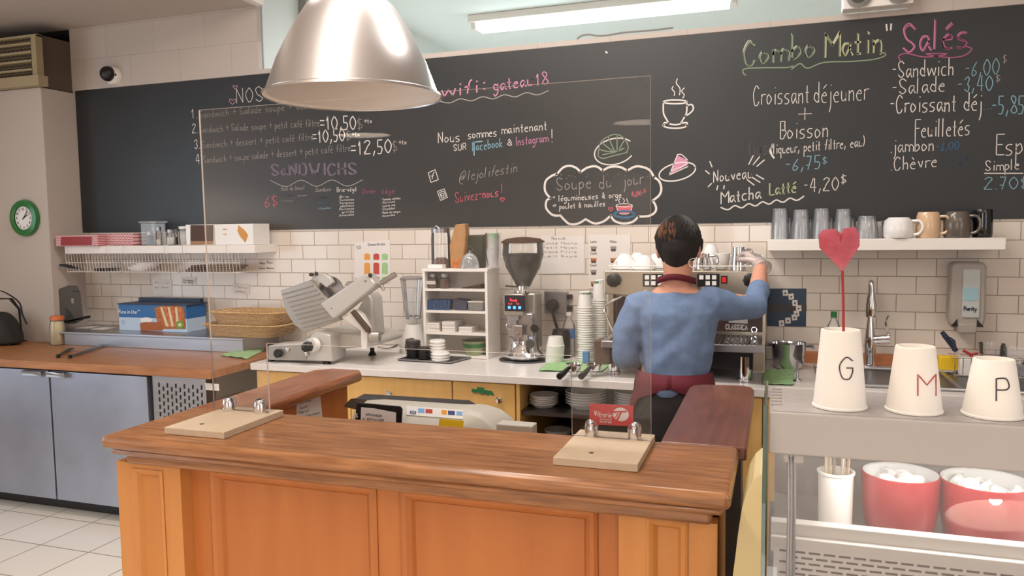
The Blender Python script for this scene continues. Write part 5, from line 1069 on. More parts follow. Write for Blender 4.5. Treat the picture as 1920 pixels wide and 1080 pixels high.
# cup stacks (upside-down paper cups)
def cups(u,vbot,Y,vtop,wpx,n,bodyh,label,top,group):
    p=onY(u,vtop,Y); zt=p.z; r=wpx/2/1462*(p-Vector((0,0,H))).dot(FW); dz=(zt-bodyh-TZ-.001)/(n-1)
    o=obj('paper_cup',MB().lathe([(r,0),(r+.0015,.001),(r+.0015,.0045),(r-.001,.006),(r*.78,bodyh),(r*.74,bodyh),(r*.72,bodyh-.006),(.001,bodyh-.006)],(0,0,0),24,cap=False),'white',local=True,label=label,cat='cup',group=group); o.location=(p.x,Y,TZ+.001)
    for k in range(1,n):
        c=o.copy(); C.objects.link(c); c.location=(p.x+random.uniform(-.0012,.0012),Y,TZ+.001+k*dz)
    obj('rubber_band',MB().lathe([(r*.82,bodyh*.8),(r*.8,bodyh*.92)],(p.x,Y,zt-bodyh+.001),20,cap=False),'green',org=(p.x,Y,zt),label=top,cat='band')
cups(1097,676,3.86,546,29,24,.085,'white paper cup upside down in the left tall stack','green band around the top cup of the left stack','left tall stack of paper cups'); cups(1124,670,3.96,524,27,26,.11,'white paper cup upside down in the right tall stack by the machine','green band around the top cup of the right stack','right tall stack of paper cups')
p=onY(1041,628,3.80); o=None
for k in range(15):
    if o is None: o=obj('espresso_cup',MB().lathe([(.045,0),(.0465,.002),(.0465,.005),(.044,.007),(.036,.05),(.001,.05)],(0,0,0),24,cap=False),'white',local=True,label='small white paper cup in the short leaning stack beside the grinder',cat='cup',group='short stack of small white cups')
    else: o=o.copy(); C.objects.link(o)
    o.location=(p.x-.006+k*.0005,3.80,TZ+.001+k*.0062)
# green towel with portafilters, blue carton
cloth('bar_towel',[(1008,697),(1030,677),(1150,683),(1128,699)],TZ,'green towel under the portafilters left of the espresso machine',seed=4,h=.008)
def porta(u,v,label,ux):
    p=onZ(u,v,TZ+.05); t=thing('portafilter',label,'portafilter',(p.x,p.y,TZ+.012)); c=Vector((p.x,p.y+.06,TZ+.052))
    obj('basket',MB().lathe([(.012,-.03),(.03,-.022),(.034,0),(.038,.002),(.038,.008),(.032,.008),(.028,-.014),(.001,-.014)],c,28,cap=False),'chrome',t)
    obj('handle',MB().tube([c+Vector((0,-.03,0)),c+Vector((ux,-.06,-.005)),c+Vector((ux*2,-.11,-.022)),c+Vector((ux*2.4,-.15,-.026))],[.006,.009,.014,.015],12),'black',t)
    obj('spout',MB().tube([c+Vector((-.018,0,-.038)),c+Vector((0,0,-.026)),c+Vector((.018,0,-.038))],.006,8),'chrome',t)
porta(1070,690,'left portafilter with a black handle on the green towel',-.012); porta(1108,690,'right portafilter with a black handle on the green towel',-.01)
pbox('blue_carton',1092,1103,660,678,3.78,.03,'label_blue','small blue carton behind the portafilters','box',zb=TZ+.012)
# posters on the tiles
YPo=YW-.003
def poster(pts,mt,label,name='poster',cat='poster'):
    q=MB(); P=pxy(pts,YPo); q.prism(P,.0015,'y',YPo); return obj(name,q,mt,org=(P[0][0],YPo,P[0][1]),smooth=False,label=label,cat=cat)
def pline(par,strs,mt='ink',pen=.0025,name='print_lines'):
    q=MB()
    for tx,u0,v0,u1,v1,cap in strs: A=onY(u0,v0,YPo-.0008); Bq=onY(u1,v1,YPo-.0008); write(q,tx,A,Bq-A,(0,0,1),cap*PX,pen,(Bq-A).length,Vector((0,-1,0)))
    obj(name,q,mt,par,smooth=False)
t=poster([(665,455),(731,450),(732,530),(697,533),(664,520)],'paper','white smoothie poster with coloured bottles on the tiles behind the slicer')
for (u0,c1) in ((683,'card_orange'),(700,'card_red'),(716,'green_cloth')):
    for (v0,v1) in ((475,487),(492,514),(518,529)):
        q=MB(); P=pxy([(u0,v0+2),(u0+5,v0),(u0+11,v0+2),(u0+11,v1),(u0,v1)],YPo-.001); q.prism(P,.0006,'y',YPo-.0012); obj('bottle_picture',q,c1,t,smooth=False)
pline(t,[('50%',669,467,681,466,6),('Smoothies',690,461,722,459,5)])
t=poster([(484,488),(515,487),(515,508),(484,508)],'paper','small two panel sticker on the tiles left of the slicer','sticker','sticker')
pline(t,[('Mayo',486,495,497,495,4),('Pain',501,494,512,494,4),('Sauce',486,504,498,504,4),('Beurre',501,504,513,504,4)],'tray_brown',.003)
t=poster([(1014,443),(1095,443),(1096,512),(1015,514)],'paper','handwritten two column cleaning list on the tiles above the outlet'); pline(t,[('Menu a café',1034,442+7,1060,449,5)]+[(s,1018+34*(i%2),458+8*(i//2),1046+36*(i%2),458+8*(i//2),4) for i,s in enumerate(('Latté','Mocha','Petit','Moyen','Grand','Filtre','Lait','Soya'))],'grey',.0018)
t=poster([(1103,441),(1182,440),(1182,540),(1104,541)],'paper','white drink recipe poster with small cup pictures beside the espresso machine')
for i in range(5):
    for j in range(2):
        u,v=1107+j*37,456+i*22; q=MB(); P=pxy([(u,v+6),(u+12,v+6),(u+10,v+15),(u+2,v+15)],YPo-.001); q.prism(P,.0006,'y',YPo-.0012); obj('cup_picture',q,'grey' if i%2==0 else 'food_tan',t,smooth=False); q=MB(); P=pxy([(u+1,v+11),(u+11,v+11),(u+10,v+15),(u+2,v+15)],YPo-.0015); q.prism(P,.0003,'y',YPo-.0016); obj('cup_filling',q,'brown',t,smooth=False)
pline(t,[('Latte',1107,455,1119,455,4),('Moka',1144,455,1156,455,4),('Café',1107,477,1119,477,4),('Court',1107,499,1119,499,4)],'ink',.002)
t=poster([(1437,541),(1512,541),(1511,612),(1435,611)],'screen_navy','dark blue coffee poster with small photographs right of the machine') ; mat('poster_blue',(48,66,88),.4); t.data.materials[0]=MS['poster_blue']
q=MB(); P=pxy([(1437,570),(1512,570),(1512,584),(1436,584)],YPo-.001); q.prism(P,.0006,'y',YPo-.0012); obj('grey_band',q,'dark_grey',t,smooth=False)
for k,(u,v) in enumerate(((1467,544),(1478,551),(1485,563),(1492,573),(1488,583),(1484,590),(1472,596),(1460,601))):
    q=MB(); P=pxy([(u,v),(u+10,v-1),(u+11,v+10),(u+1,v+11)],YPo-.0015-k*.0002); q.prism(P,.0005,'y',YPo-.002-k*.0002); ph=obj('photo_print',q,'paper',t,smooth=False); q=MB(); slab(q,[(u+4,v+4),(u+7,v+4),(u+7,v+7),(u+4,v+7)],YPo-.0026-k*.0002,.0003); obj('photo_cup',q,'brown',ph,smooth=False)
for i,(pts,lb) in enumerate((([(286,524),(322,524),(322,556),(287,556)],'faint printed sheet on the tiles above the blue box'),([(437,531),(468,533),(468,552),(437,551)],'faint printed sheet on the tiles above the wicker baskets'),([(340,519),(368,519),(368,532),(340,532)],'handwritten label taped under the wire baskets'))):
    t=poster(pts,'paper',lb,'taped_note','note'); pline(t,[(['Prix','Menu','Dragon'][i],pts[0][0]+4,pts[0][1]+8,pts[1][0]-4,pts[1][1]+8,4),(['du jour','semaine','le thé'][i],pts[0][0]+4,pts[0][1]+ (16 if i<2 else 12),pts[1][0]-6,pts[1][1]+(16 if i<2 else 12),4)],'grey' if i<2 else 'ink',.002)
# ===================================================== ESPRESSO MACHINE
MY=3.62; a=onY(1132,507,MY); b=onY(1437,506,MY); mx0,mx1=a.x,b.x; mz=a.z
t=thing('espresso_machine','wide two group stainless espresso machine behind the barista','espresso machine',((mx0+mx1)/2,3.8,TZ))
mat('machine_steel',(176,166,150),.3,.9,noise=.05,nscale=4,stretch=(1,1,10)); zf0=onY(1132,552,MY).z
obj('front_panel',MB().box(mx0,mx1,MY,MY+.05,zf0,mz),'machine_steel',t,smooth=False,bevel=.005)
obj('top_tray',MB().box(mx0,mx1,MY+.05,4.1,mz-.03,mz-.004),'machine_steel',t,smooth=False,bevel=.003)
obj('rear_body',MB().box(mx0+.02,mx1-.0,3.80,4.1,TZ+.12,mz-.03),'machine_steel',t,smooth=False,bevel=.005)
zdr=onY(1405,640,3.5).z
obj('side_panel',MB().box(mx1-.012,mx1,3.52,3.82,TZ+.1,zf0),'machine_steel',t,smooth=False); obj('side_panel',MB().box(mx0+.0,mx0+.025,3.72,3.82,TZ+.1,zf0),'machine_steel',t,smooth=False)
mat('machine_brown',(80,52,44),.35); zc0=onY(1400,622,3.79).z; zc1=onY(1400,560,3.79).z
pn=obj('back_splash',MB().box(mx0+.03,mx1-.014,3.785,3.80,zc0,zc1),'machine_brown',t,smooth=False)
q=MB(); A=onY(1361,617,3.782); Bq=onY(1402,618,3.782); write(q,'CLASSICA',A,Bq-A,(0,0,1),.022,.0045,(Bq-A).length,Vector((0,-1,0))); obj('name_lettering',q,'white',pn,smooth=False)
q=MB(); slab(q,[(1366,590),(1402,592),(1402,607),(1366,605)],3.782,.002); obj('paper_label',q,'paper',pn,smooth=False)
c_=onY(1414,618,3.78); q=MB(); q.tube([c_+Vector((cos(i*pi/8)*.012,0,sin(i*pi/8)*.012)) for i in range(16)],.003,6,closed=True); obj('logo_ring',q,'chrome',pn)
obj('drip_tray',MB().box(mx0+.02,mx1,3.46,3.80,zdr-.045,zdr-.012),'steel',t,smooth=False,bevel=.004)
q=MB()
for k in range(34): x=mx0+.05+k*(mx1-mx0-.08)/34; q.box(x,x+.008,3.47,3.78,zdr-.012,zdr-.006)
obj('drip_grid',q,'chrome',t,smooth=False)
obj('lower_body',MB().box(mx0+.04,mx1-.05,3.54,4.05,TZ+.055,zdr-.045),'black',t,smooth=False,bevel=.004)
for x,y in ((mx0+.05,3.60),(mx1-.085,3.56),(mx0+.05,4.02),(mx1-.06,4.02)): obj('leg',MB().lathe([(.032,0),(.032,.012),(.027,.014),(.027,.11),(.001,.11)],(x,y,TZ+.001),24,cap=False),'chrome',t)
obj('left_box',MB().box(mx0-.02,mx0+.05,3.50,3.60,zdr-.13,zdr-.02),'tray_brown',t,smooth=False,bevel=.004); obj('right_box',MB().box(mx1-.05,mx1,3.47,3.53,zdr-.13,zdr-.01),'machine_steel',t,smooth=False,bevel=.004)
for u in (1152,1408): c_=onY(u,525,MY); obj('steam_knob',MB().lathe([(.018,0),(.034,.01),(.034,.03),(.026,.036),(.001,.037)],c_,20,RX,cap=False,flute=.08),'black',t)
for u0,u1 in ((1205,1258),(1307,1349)):
    a_,b_=onY(u0,513,MY-.003),onY(u1,538,MY-.003); k_=obj('button_pad',MB().box(a_.x,b_.x,MY-.004,MY,b_.z,a_.z),'black',t,smooth=False,bevel=.002)
    for i in range(3):
        for j in range(2):
            u=u0+4+i*12; v=516+j*11
            if u0>1300 and i==0 and j: continue
            q=MB(); slab(q,[(u,v),(u+8,v),(u+8,v+8),(u,v+8)],MY-.007,.004); bt=obj('button',q,'white',k_,smooth=False)
a_,b_=onY(1352,517,MY),onY(1364,532,MY); mat('switch_red',(200,30,24),.3,emit=.25); sw=obj('switch_frame',MB().box(a_.x,b_.x,MY-.004,MY,b_.z,a_.z),'black',t,smooth=False); obj('power_switch',MB().box(a_.x+.005,b_.x-.005,MY-.008,MY-.003,b_.z+.006,a_.z-.006),'switch_red',sw,smooth=False,bevel=.001)
obj('steam_wand',MB().tube(smooth_pts([onY(1165,556,3.6),onY(1140,569,3.58),onY(1133,577,3.57),onY(1140,600,3.56),onY(1152,625,3.55)],4),.0055,8),'chrome',t)
for x in (onY(1205,560,3.7).x,onY(1350,560,3.7).x): obj('group_head',MB().lathe([(.035,-.07),(.04,-.05),(.045,0)],(x,3.71,zf0),24),'chrome',t)
q=MB(); zr1=mz+.05
for z in (mz+.02,zr1+.0):
    for ya in (MY+.02,4.08):
        if z>mz+.03 and ya<3.7: continue
        q.tube([(mx0+.02,ya,z),(mx1-.02,ya,z)],.003,6)
q.tube([(mx0+.02,MY+.02,mz+.02),(mx0+.06,4.08,zr1+.02)],.003,6); q.tube([(mx1-.02,MY+.02,mz+.02),(mx1-.02,4.08,zr1)],.003,6)
for k in range(22): x=mx0+.03+k*(mx1-mx0-.06)/21; q.tube([(x,4.08,mz-.004),(x,4.08,zr1)],.0018,5); 
for k in range(8): x=mx0+.03+k*(mx1-mx0-.06)/7; q.tube([(x,MY+.02,mz-.004),(x,MY+.02,mz+.02)],.0018,5)
obj('cup_rail',q,'whiteshelf',t)
# cups on the machine
def cupv(name,u,vb,Y,r0,r1,h,label,inv=True,mt='porcelain',handle=1,hang=0,z=None,cat='cup',org=None):
    p=onY(u,vb,Y) if org is None else Vector(org); z=mz+.0 if z is None else z; t=thing(name,label,cat,(p.x,Y,z)); rr=[(.001,0),(r0*.8,0),(r0,.004),(r1,h),(r1-.003,h),(r0*.9,.008),(.001,.007)]
    if not inv: pr=[(.001,0),(r0*.8,0),(r0,h*.12),(r1*.97,h*.6),(r1,h),(r1-.003,h),(r1*.93,h*.6),(r0*.9,h*.14),(.001,h*.1)]
    else: pr=[(r1,0),(r1*.98,h*.35),(r0*1.05,h*.85),(r0*.8,h*.95),(r0*.78,h),(.001,h)]
    obj('cup_body',MB().lathe(pr,(p.x,Y,z+.001),32,cap=False),mt,t)
    if handle:
        hm=r1*.98; P=[(hm-.006,h*.78),(hm+.018,h*.82),(hm+.03,h*.55),(hm+.02,h*.3),(hm-.008,h*.22)]; P=smooth_pts([(p.x+cos(hang)*x,Y+sin(hang)*x,z+y) for x,y in P],4); obj('handle',MB().tube(P,.0055,8,flat=.8),mt,t)
    return t
zM=mz-.003
cupv('coffee_cup',1172,506,3.82,.03,.062,.075,'white cup upside down at the left end of the machine top',z=zM,handle=0); cupv('coffee_cup',1208,506,3.80,.03,.058,.068,'white cup upside down just left of the barista head',z=zM,handle=0)
cupv('coffee_cup',1196,506,3.97,.03,.058,.075,'white cup upside down behind the two front cups on the machine',z=zM,handle=0); cupv('coffee_cup',1232,506,3.93,.03,.055,.07,'white cup mostly hidden by the barista head on the machine',z=zM,handle=0)
cupv('coffee_cup',1333,506,3.95,.03,.045,.115,'tall white cup upside down right of the barista head',z=zM,handle=0); cupv('coffee_cup',1352,506,3.80,.032,.042,.075,'white mug with its handle turned left beside the milk pitcher',z=zM,hang=pi,inv=False)
def pitcher(u,Y,r,h,label,z):
    p=onY(u,500,Y); t=thing('milk_pitcher',label,'pitcher',(p.x,Y,z)); obj('pitcher_body',MB().lathe([(.001,0),(r,0),(r,.008),(r*.97,h*.35),(r*.82,h*.7),(r*.86,h),(r*.83,h),(r*.8,h*.7),(.001,.01)],(p.x,Y,z+.001),32,cap=False),'chrome',t)
    obj('handle',MB().tube(smooth_pts([(p.x+r*.8,Y-.01,z+h*.9),(p.x+r+.025,Y-.015,z+h*.85),(p.x+r+.025,Y-.015,z+h*.4),(p.x+r*.9,Y-.01,z+h*.25)],4),.005,8),'chrome',t); return p
pitcher(1318,3.74,.04,.075,'short steel milk pitcher beside the barista ear',zM); PP=pitcher(1384,3.69,.034,.108,'tall steel milk pitcher held by the gloved hand',zM)
# ===================================================== RIGHT SHELF, GLASSES, MUGS
YR=3.93; a,b=onY(1439,449,YR),onY(1887,446,YR); zR=1.531
obj('wall_shelf',MB().box(a.x,b.x,YR,YW-.001,zR-.054,zR),'whiteshelf',org=(a.x,YR,zR-.05),bevel=.003,label='white floating shelf at right carrying glasses and mugs',cat='shelf')
zR+=.001
def tumbler(u,vt,w,Y,label,first=[None]):
    p=onY(u,vt,Y); h=p.z-zR; r=w/2/1462*(p-Vector((0,0,H))).dot(FW)
    o=obj('drinking_glass',MB().lathe([(r,0),(r*.98,h*.3),(r*.8,h*.95),(r*.76,h),(.001,h),(.001,h-.012),(r*.72,h-.012),(r*.93,0),(r,0)],(p.x,Y,zR),24,cap=False,flute=.05),'glassware',org=(p.x,Y,zR),label=label,cat='glass')
    return o
for i,(u,v) in enumerate(((1463,391),(1502,393),(1541,391),(1582,392))):
    tumbler(u,v,34,3.98,['leftmost tall glass','second tall glass from the left','third tall glass from the left','fourth tall glass from the left'][i]+' upside down at the front of the right shelf')
    tumbler(u+9,v+18,32,4.08,['first','second','third','fourth'][i]+' shorter glass from the left standing behind the tall glasses')
tumbler(1626,405,40,3.98,'short wide glass upside down left of the white cup'); tumbler(1645,416,30,4.08,'small glass half hidden behind the short wide glass')
def mug(u0,u1,vt,Y,mt,label,taper,hh=None,hang=-.35):
    a,b=onY(u0,vt,Y),onY(u1,vt,Y); r=(b-a).length/2; cx=(a.x+b.x)/2; h=a.z-zR; t=thing('mug',label,'mug',(cx,Y,zR))
    obj('mug_body',MB().lathe([(r*.9,0),(r,h*.1),(r,h*.55),(r*.93,h*.85),(r*taper,h*.97),(r*taper*.95,h),(.001,h)],(cx,Y,zR),36,cap=False),mt,t)
    P=smooth_pts([(cx+cos(hang)*x,Y+sin(hang)*x,zR+y) for x,y in ((r*.9,h*.82),(r+.025,h*.8),(r+.038,h*.5),(r+.022,h*.22),(r*.95,h*.16))],4); obj('handle',MB().tube(P,.0065,8),mt,t)
mat('beige_glaze',(214,180,146),.2,coat=.4); mat('grey_glaze',(98,88,80),.2,coat=.4); mat('black_glaze',(16,18,26),.12,coat=.5)
mug(1656,1714,408,3.98,'porcelain','wide white cup upside down in the middle of the right shelf',.7); mug(1717,1765,398,3.99,'beige_glaze','beige mug upside down between the white cup and grey mug',.85); mug(1769,1821,397,3.99,'grey_glaze','grey brown mug upside down beside the beige mug',.8); mug(1822,1863,393,4.03,'black_glaze','shiny black mug at the right end of the mug row',.95,hang=2.4)
# ===================================================== SINK AREA
t=thing('steel_sink','stainless sink basin set into the worktop behind the paper cups','sink',(.6,3.8,TZ))
obj('rim',MB().tube([(.17,3.55,TZ+.0085),(1.25,3.55,TZ+.0085),(1.25,3.98,TZ+.0085),(.17,3.98,TZ+.0085)],.008,8,closed=True),'steel',t)
obj('basin',MB().box(.18,1.24,3.56,3.97,TZ+.0005,TZ+.002),'steel_dark',t,smooth=False); obj('drainer_ridge',MB().box(.7,.72,3.56,3.97,TZ+.002,TZ+.012),'steel',t,smooth=False)
YFa=4.04; p=onY(1630,690,YFa); t=thing('kitchen_faucet','tall chrome kitchen faucet with a pull-down spray and side lever','faucet',(p.x,YFa,TZ))
def fz(v): return onY(1630,v,YFa).z
obj('body',MB().lathe([(.03,0),(.03,.01),(.024,.014),(.022,.06),(.026,fz(645)-TZ),(.022,fz(625)-TZ),(.014,fz(600)-TZ),(.012,fz(585)-TZ)],(p.x,YFa,TZ+.001),28),'chrome',t)
obj('spray_head',MB().lathe([(.024,0),(.026,.01),(.025,.06),(.015,.12),(.012,fz(532)-fz(592)-.01)],(p.x,YFa-.02,fz(593)),28),'chrome',t)
obj('neck',MB().tube(smooth_pts([(p.x,YFa-.02,fz(545)),(p.x,YFa-.02,fz(532)),(p.x,YFa,fz(529)),(p.x,YFa+.03,fz(538)),(p.x,YFa+.03,fz(600)),(p.x,YFa+.01,fz(640))],4),.011,12),'chrome',t)
obj('side_valve',MB().cyl((p.x+.01,YFa,fz(637)),(p.x+.085,YFa-.02,fz(633)),.020,.024,n=20),'chrome',t); obj('lever',MB().tube(smooth_pts([(p.x+.08,YFa-.02,fz(628)),(p.x+.07,YFa-.02,fz(612)),(p.x+.066,YFa-.02,fz(600)),(p.x+.075,YFa-.02,fz(590))],4),[.007]*8+[.004]*5,8),'chrome',t)
# steel pot
YO=3.94; a,b=onY(1445,650,YO),onY(1512,648,YO); r=(b.x-a.x)/2; cx=(a.x+b.x)/2; t=thing('steel_pot','shiny stainless pot with side handles beside the espresso machine','pot',(cx,YO,TZ)); h=onY(1480,645,YO).z-TZ
obj('pot_body',MB().lathe([(.001,0),(r*.75,0),(r*.86,.02),(r*.95,h*.6),(r,h),(r*1.03,h+.003),(r*.97,h),(r*.9,h*.5),(.001,.01)],(cx,YO,TZ+.004),40,cap=False),'chrome',t)
for s_ in (-1,1): obj('handle',MB().tube([(cx+s_*r,YO-.0,TZ+h*.93),(cx+s_*(r+.028),YO-.01,TZ+h*.96),(cx+s_*(r+.032),YO-.01,TZ+h*.86)],.007,8),'steel_dark',t)
cloth('dish_cloth',[(1430,722),(1432,694),(1490,694),(1488,724)],TZ,'green cloth folded on the worktop edge under the steel pot',seed=2,h=.006)
p=onY(1495,700,3.62); obj('cloth_stand',MB().cyl((p.x,3.62,TZ+.001),(p.x,3.62,TZ+.085),.006).cyl((p.x,3.62,TZ+.001),(p.x,3.62,TZ+.008),.02),'chrome',org=(p.x,3.62,TZ),label='small chrome post standing between the green cloth and the G cup',cat='post')
# bottle of soap
p=onY(1563,612,4.07); t=thing('soap_bottle','small clear bottle with a green cap behind the G cup','bottle',(p.x,4.07,TZ)); hb=onY(1563,584,4.07).z-TZ
obj('bottle_body',MB().lathe([(.001,0),(.03,0),(.032,.01),(.032,hb*.7),(.014,hb*.85),(.014,hb*.9)],(p.x,4.07,TZ+.001),24,cap=False),'thin_plastic',t); obj('cap',MB().lathe([(.014,hb*.88),(.014,hb),(.001,hb)],(p.x,4.07,TZ),16,cap=False),'green',t)
# wood strip + paper towel things behind sink
a,b=onY(1515,656,4.1),onY(1700,662,4.1); obj('backsplash_board',MB().box(a.x-.1,1.2,4.11,YW-.001,TZ+.001,TZ+.055),'butcher_edge',org=(a.x,4.12,TZ),smooth=False,label='low wooden board along the wall behind the sink',cat='board')
# soap dispenser
a,b=onY(1784,492,4.05),onY(1848,625,4.05); cx=(a.x+b.x)/2; t=thing('soap_dispenser','tall grey wall mounted soap dispenser with a clear window','soap dispenser',(cx,YW,b.z)); mat('disp_grey',(164,156,148),.35); mat('disp_label',(150,186,196),.4); mat('disp_window',(186,190,188),.2)
w=(b.x-a.x)/2; zt0,zb0=a.z,b.z
q=MB().prism([(cx-w*.82,zt0),(cx+w*.82,zt0),(cx+w*.97,zt0-.02),(cx+w,zb0+.07),(cx+w*.9,zb0+.03),(cx-w*.9,zb0+.03),(cx-w,zb0+.07),(cx-w*.97,zt0-.02)],.1,'y',YW-.101); obj('housing',q,'disp_grey',t,bevel=.012,seg=3)
obj('window',MB().box(cx-w*.35,cx+w*.62,YW-.108,YW-.1,zb0+.07,zt0-.03),'disp_window',t,bevel=.006); obj('blue_label',MB().box(cx-w*.3,cx+w*.5,YW-.1095,YW-.108,zb0+.15,zb0+.21),'disp_label',t,smooth=False)
obj('push_bar',MB().box(cx-w*.55,cx+w*.45,YW-.125,YW-.05,zb0-.0,zb0+.045),'disp_grey',t,bevel=.006); obj('side_cutout',MB().prism([(cx-w*.95,zb0+.028),(cx-w*.58,zb0+.065),(cx-w*.58,zb0+.028)],.004,'y',YW-.104).prism([(cx+w*.9,zb0+.028),(cx+w*.5,zb0+.065),(cx+w*.5,zb0+.028)],.004,'y',YW-.104),'black',t,smooth=False)
q=MB(); A=Vector((cx-w*.25,YW-.11,zb0+.105)); write(q,'Purity',A,(1,0,0),(0,0,1),.017,.004,w*.7,Vector((0,-1,0))); obj('lettering',q,'poster_blue',t,smooth=False)
# dish rack corner: sponge, brushes, glass, cup
YQ=3.9; p=onY(1790,700,YQ); t=thing('wire_caddy','small chrome wire sink caddy behind the P cup','caddy',(p.x,YQ,TZ)); q=MB()
for v in (668,700): 
    a,b=onY(1785,v,YQ),onY(1916,v+2,YQ); q.tube([(a.x,3.86,a.z),(b.x,3.86,a.z),(b.x,3.98,a.z),(a.x,3.98,a.z)],.0025,6,closed=True)
for k in range(9): x=onY(1787+k*15,690,YQ).x; q.tube([(x,3.86,onY(1787,668,YQ).z),(x,3.86,TZ+.004)],.002,6)
obj('wire_frame',q,'chrome',t)
mat('yellow',(238,196,34),.7); a,b=onY(1760,667,4.0),onY(1782,692,4.0); obj('sponge',MB().box(a.x,b.x+.04,3.98,4.03,TZ+.001,a.z),'yellow',org=(a.x,4.0,TZ),bevel=.006,label='bright yellow sponge standing between the M and P cups',cat='sponge')
a,b=onY(1798,668,3.93),onY(1826,712,3.93); obj('sponge',MB().box(a.x,b.x,3.9,3.95,TZ+.001,a.z),'white',org=(a.x,3.9,TZ),bevel=.008,label='white foam block inside the wire caddy beside the P cup',cat='sponge')
mat('navy_handle',(34,44,70),.35); t=thing('dish_brush','dish brush with a dark blue handle leaning over the sponge','brush',onY(1800,680,3.93))
obj('handle',MB().tube([onY(1793,658,3.93),onY(1784,645,3.93),onY(1772,630,3.93),onY(1766,622,3.93)],[.010,.013,.012,.009],10),'navy_handle',t); obj('second_handle',MB().tube([onY(1790,657,3.91),onY(1786,640,3.91),onY(1779,634,3.91)],[.010,.012,.008],10),'navy_handle',t); obj('shaft',MB().tube([onY(1793,658,3.93),onY(1812,690,3.93)],.004,8),'white',t)
mat('red_plastic',(170,40,44),.4); P=[onY(1806,657,3.92),onY(1820,665,3.92),onY(1828,690,3.92)]; obj('red_scraper',MB().tube(P,[.006,.007,.005],8).tube([P[1],onY(1834,662,3.92)],.005,8),'red_plastic',org=P[0],label='red plastic brush handle inside the wire caddy',cat='brush')
def glass_up(u,w,vt,Y,label,mt='glass',zb=TZ+.06):
    p=onY(u,vt,Y); r=w/2/1462*(p-Vector((0,0,H))).dot(FW); h=p.z-zb; return obj('drinking_glass',MB().lathe([(.001,0),(r*.8,0),(r*.86,.004),(r,h),(r*.97,h),(r*.8,.01),(.001,.01)],(p.x,Y,zb),28,cap=False),mt,org=(p.x,Y,zb),label=label,cat='glass')
obj('draining_rack',MB().box(onY(1832,700,4.0).x,1.3,3.93,4.1,TZ+.045,TZ+.058).box(1.0,1.28,3.95,4.08,TZ+.001,TZ+.045),'steel',org=(1.1,4.0,TZ),smooth=False,label='steel draining platform behind the P cup',cat='rack')
glass_up(1860,44,644,4.0,'clear drinking glass on the draining platform above the P cup'); glass_up(1905,40,652,3.97,'frosted white glass at the right edge beside the clear glass','thin_plastic')
# ===================================================== PERSON
PY=3.0
hc=onY(1272,463,PY)
t=thing('person','person in blue sweater and burgundy apron, back turned, reaching over the espresso machine','person',(hc.x,PY,0))
SHL=onY(1197,574,3.0); SHR=onY(1330,566,3.0); ELR=onY(1416,574,3.17); WRR=onY(1426,497,3.42); ELL=onY(1176,664,3.0); WRL=onY(1235,668,3.24)
nk=onY(1268,540,2.99)
def hand(mb,W,D,up,side,k=1.0,curl=1.0,grow=0):
    """palm and five separate fingers; D forward, up = back of the hand, side = towards the thumb"""
    D=D.normalized(); side=(side-D*side.dot(D)).normalized(); up=side.cross(D).normalized()*(1 if side.cross(D).dot(up)>0 else -1); g=grow
    for s in (-.026,-.009,.009,.026): mb.tube([W,W+D*.03+side*s*.6,W+D*.085+side*s],[.018+g,.016+g,.012+g],10)
    L=[.062,.074,.08,.07]
    for i,s in enumerate((-.030,-.010,.010,.030)):
        l=L[i] if i else .058; P=[W+D*.08+side*s]; d=D.copy(); ang=0
        for j,f in enumerate((.45,.32,.23)):
            ang+=curl*(.45+.1*j); dd=D*cos(ang)-up*sin(ang); P.append(P[-1]+dd*l*f+side*s*.04)
        mb.tube(P,[.0095+g,.009+g,.0082+g,.0068+g],10); mb.sph(P[-1],.0068+g,n=8,m=6)
    P=[W+D*.025+side*.018,W+D*.045+side*.042-up*.01,W+D*.07+side*.052-up*.026,W+D*.09+side*.046-up*.04]; mb.tube(P,[.014+g,.011+g,.0095+g,.0075+g],10); mb.sph(P[-1],.0075+g,n=8,m=6)
SM=lambda v,s=6,f=.6:(('REMESH',dict(mode='VOXEL',voxel_size=v,use_smooth_shade=True)),('SMOOTH',dict(iterations=s,factor=f)))
q=MB()
# head, face, neck
q.sph(hc+Vector((0,0,.012)),.072,.088,.092,n=24,m=16); q.sph(hc+Vector((0,.035,-.045)),.052,.052,.058,n=20,m=12); q.sph(hc+Vector((0,.05,-.085)),.026,.028,.022)
q.tube([hc+Vector((0,.088,.01)),hc+Vector((0,.104,-.022)),hc+Vector((0,.094,-.032))],[.008,.013,.011],10)
for s in (-1,1):
    q.sph(hc+Vector((s*.074,-.002,-.016)),.010,.018,.030,n=12,m=10); q.sph(hc+Vector((s*.036,.07,-.03)),.02,.016,.02)
q.sph(hc+Vector((0,.088,-.055)),.022,.010,.007); q.sph(hc+Vector((0,.087,-.066)),.019,.010,.007)
q.tube([hc+Vector((0,-.012,-.02)),hc+Vector((0,-.018,-.10)),nk+Vector((0,.015,.02)),nk+Vector((0,.02,-.06))],[.060,.053,.058,.075],20)
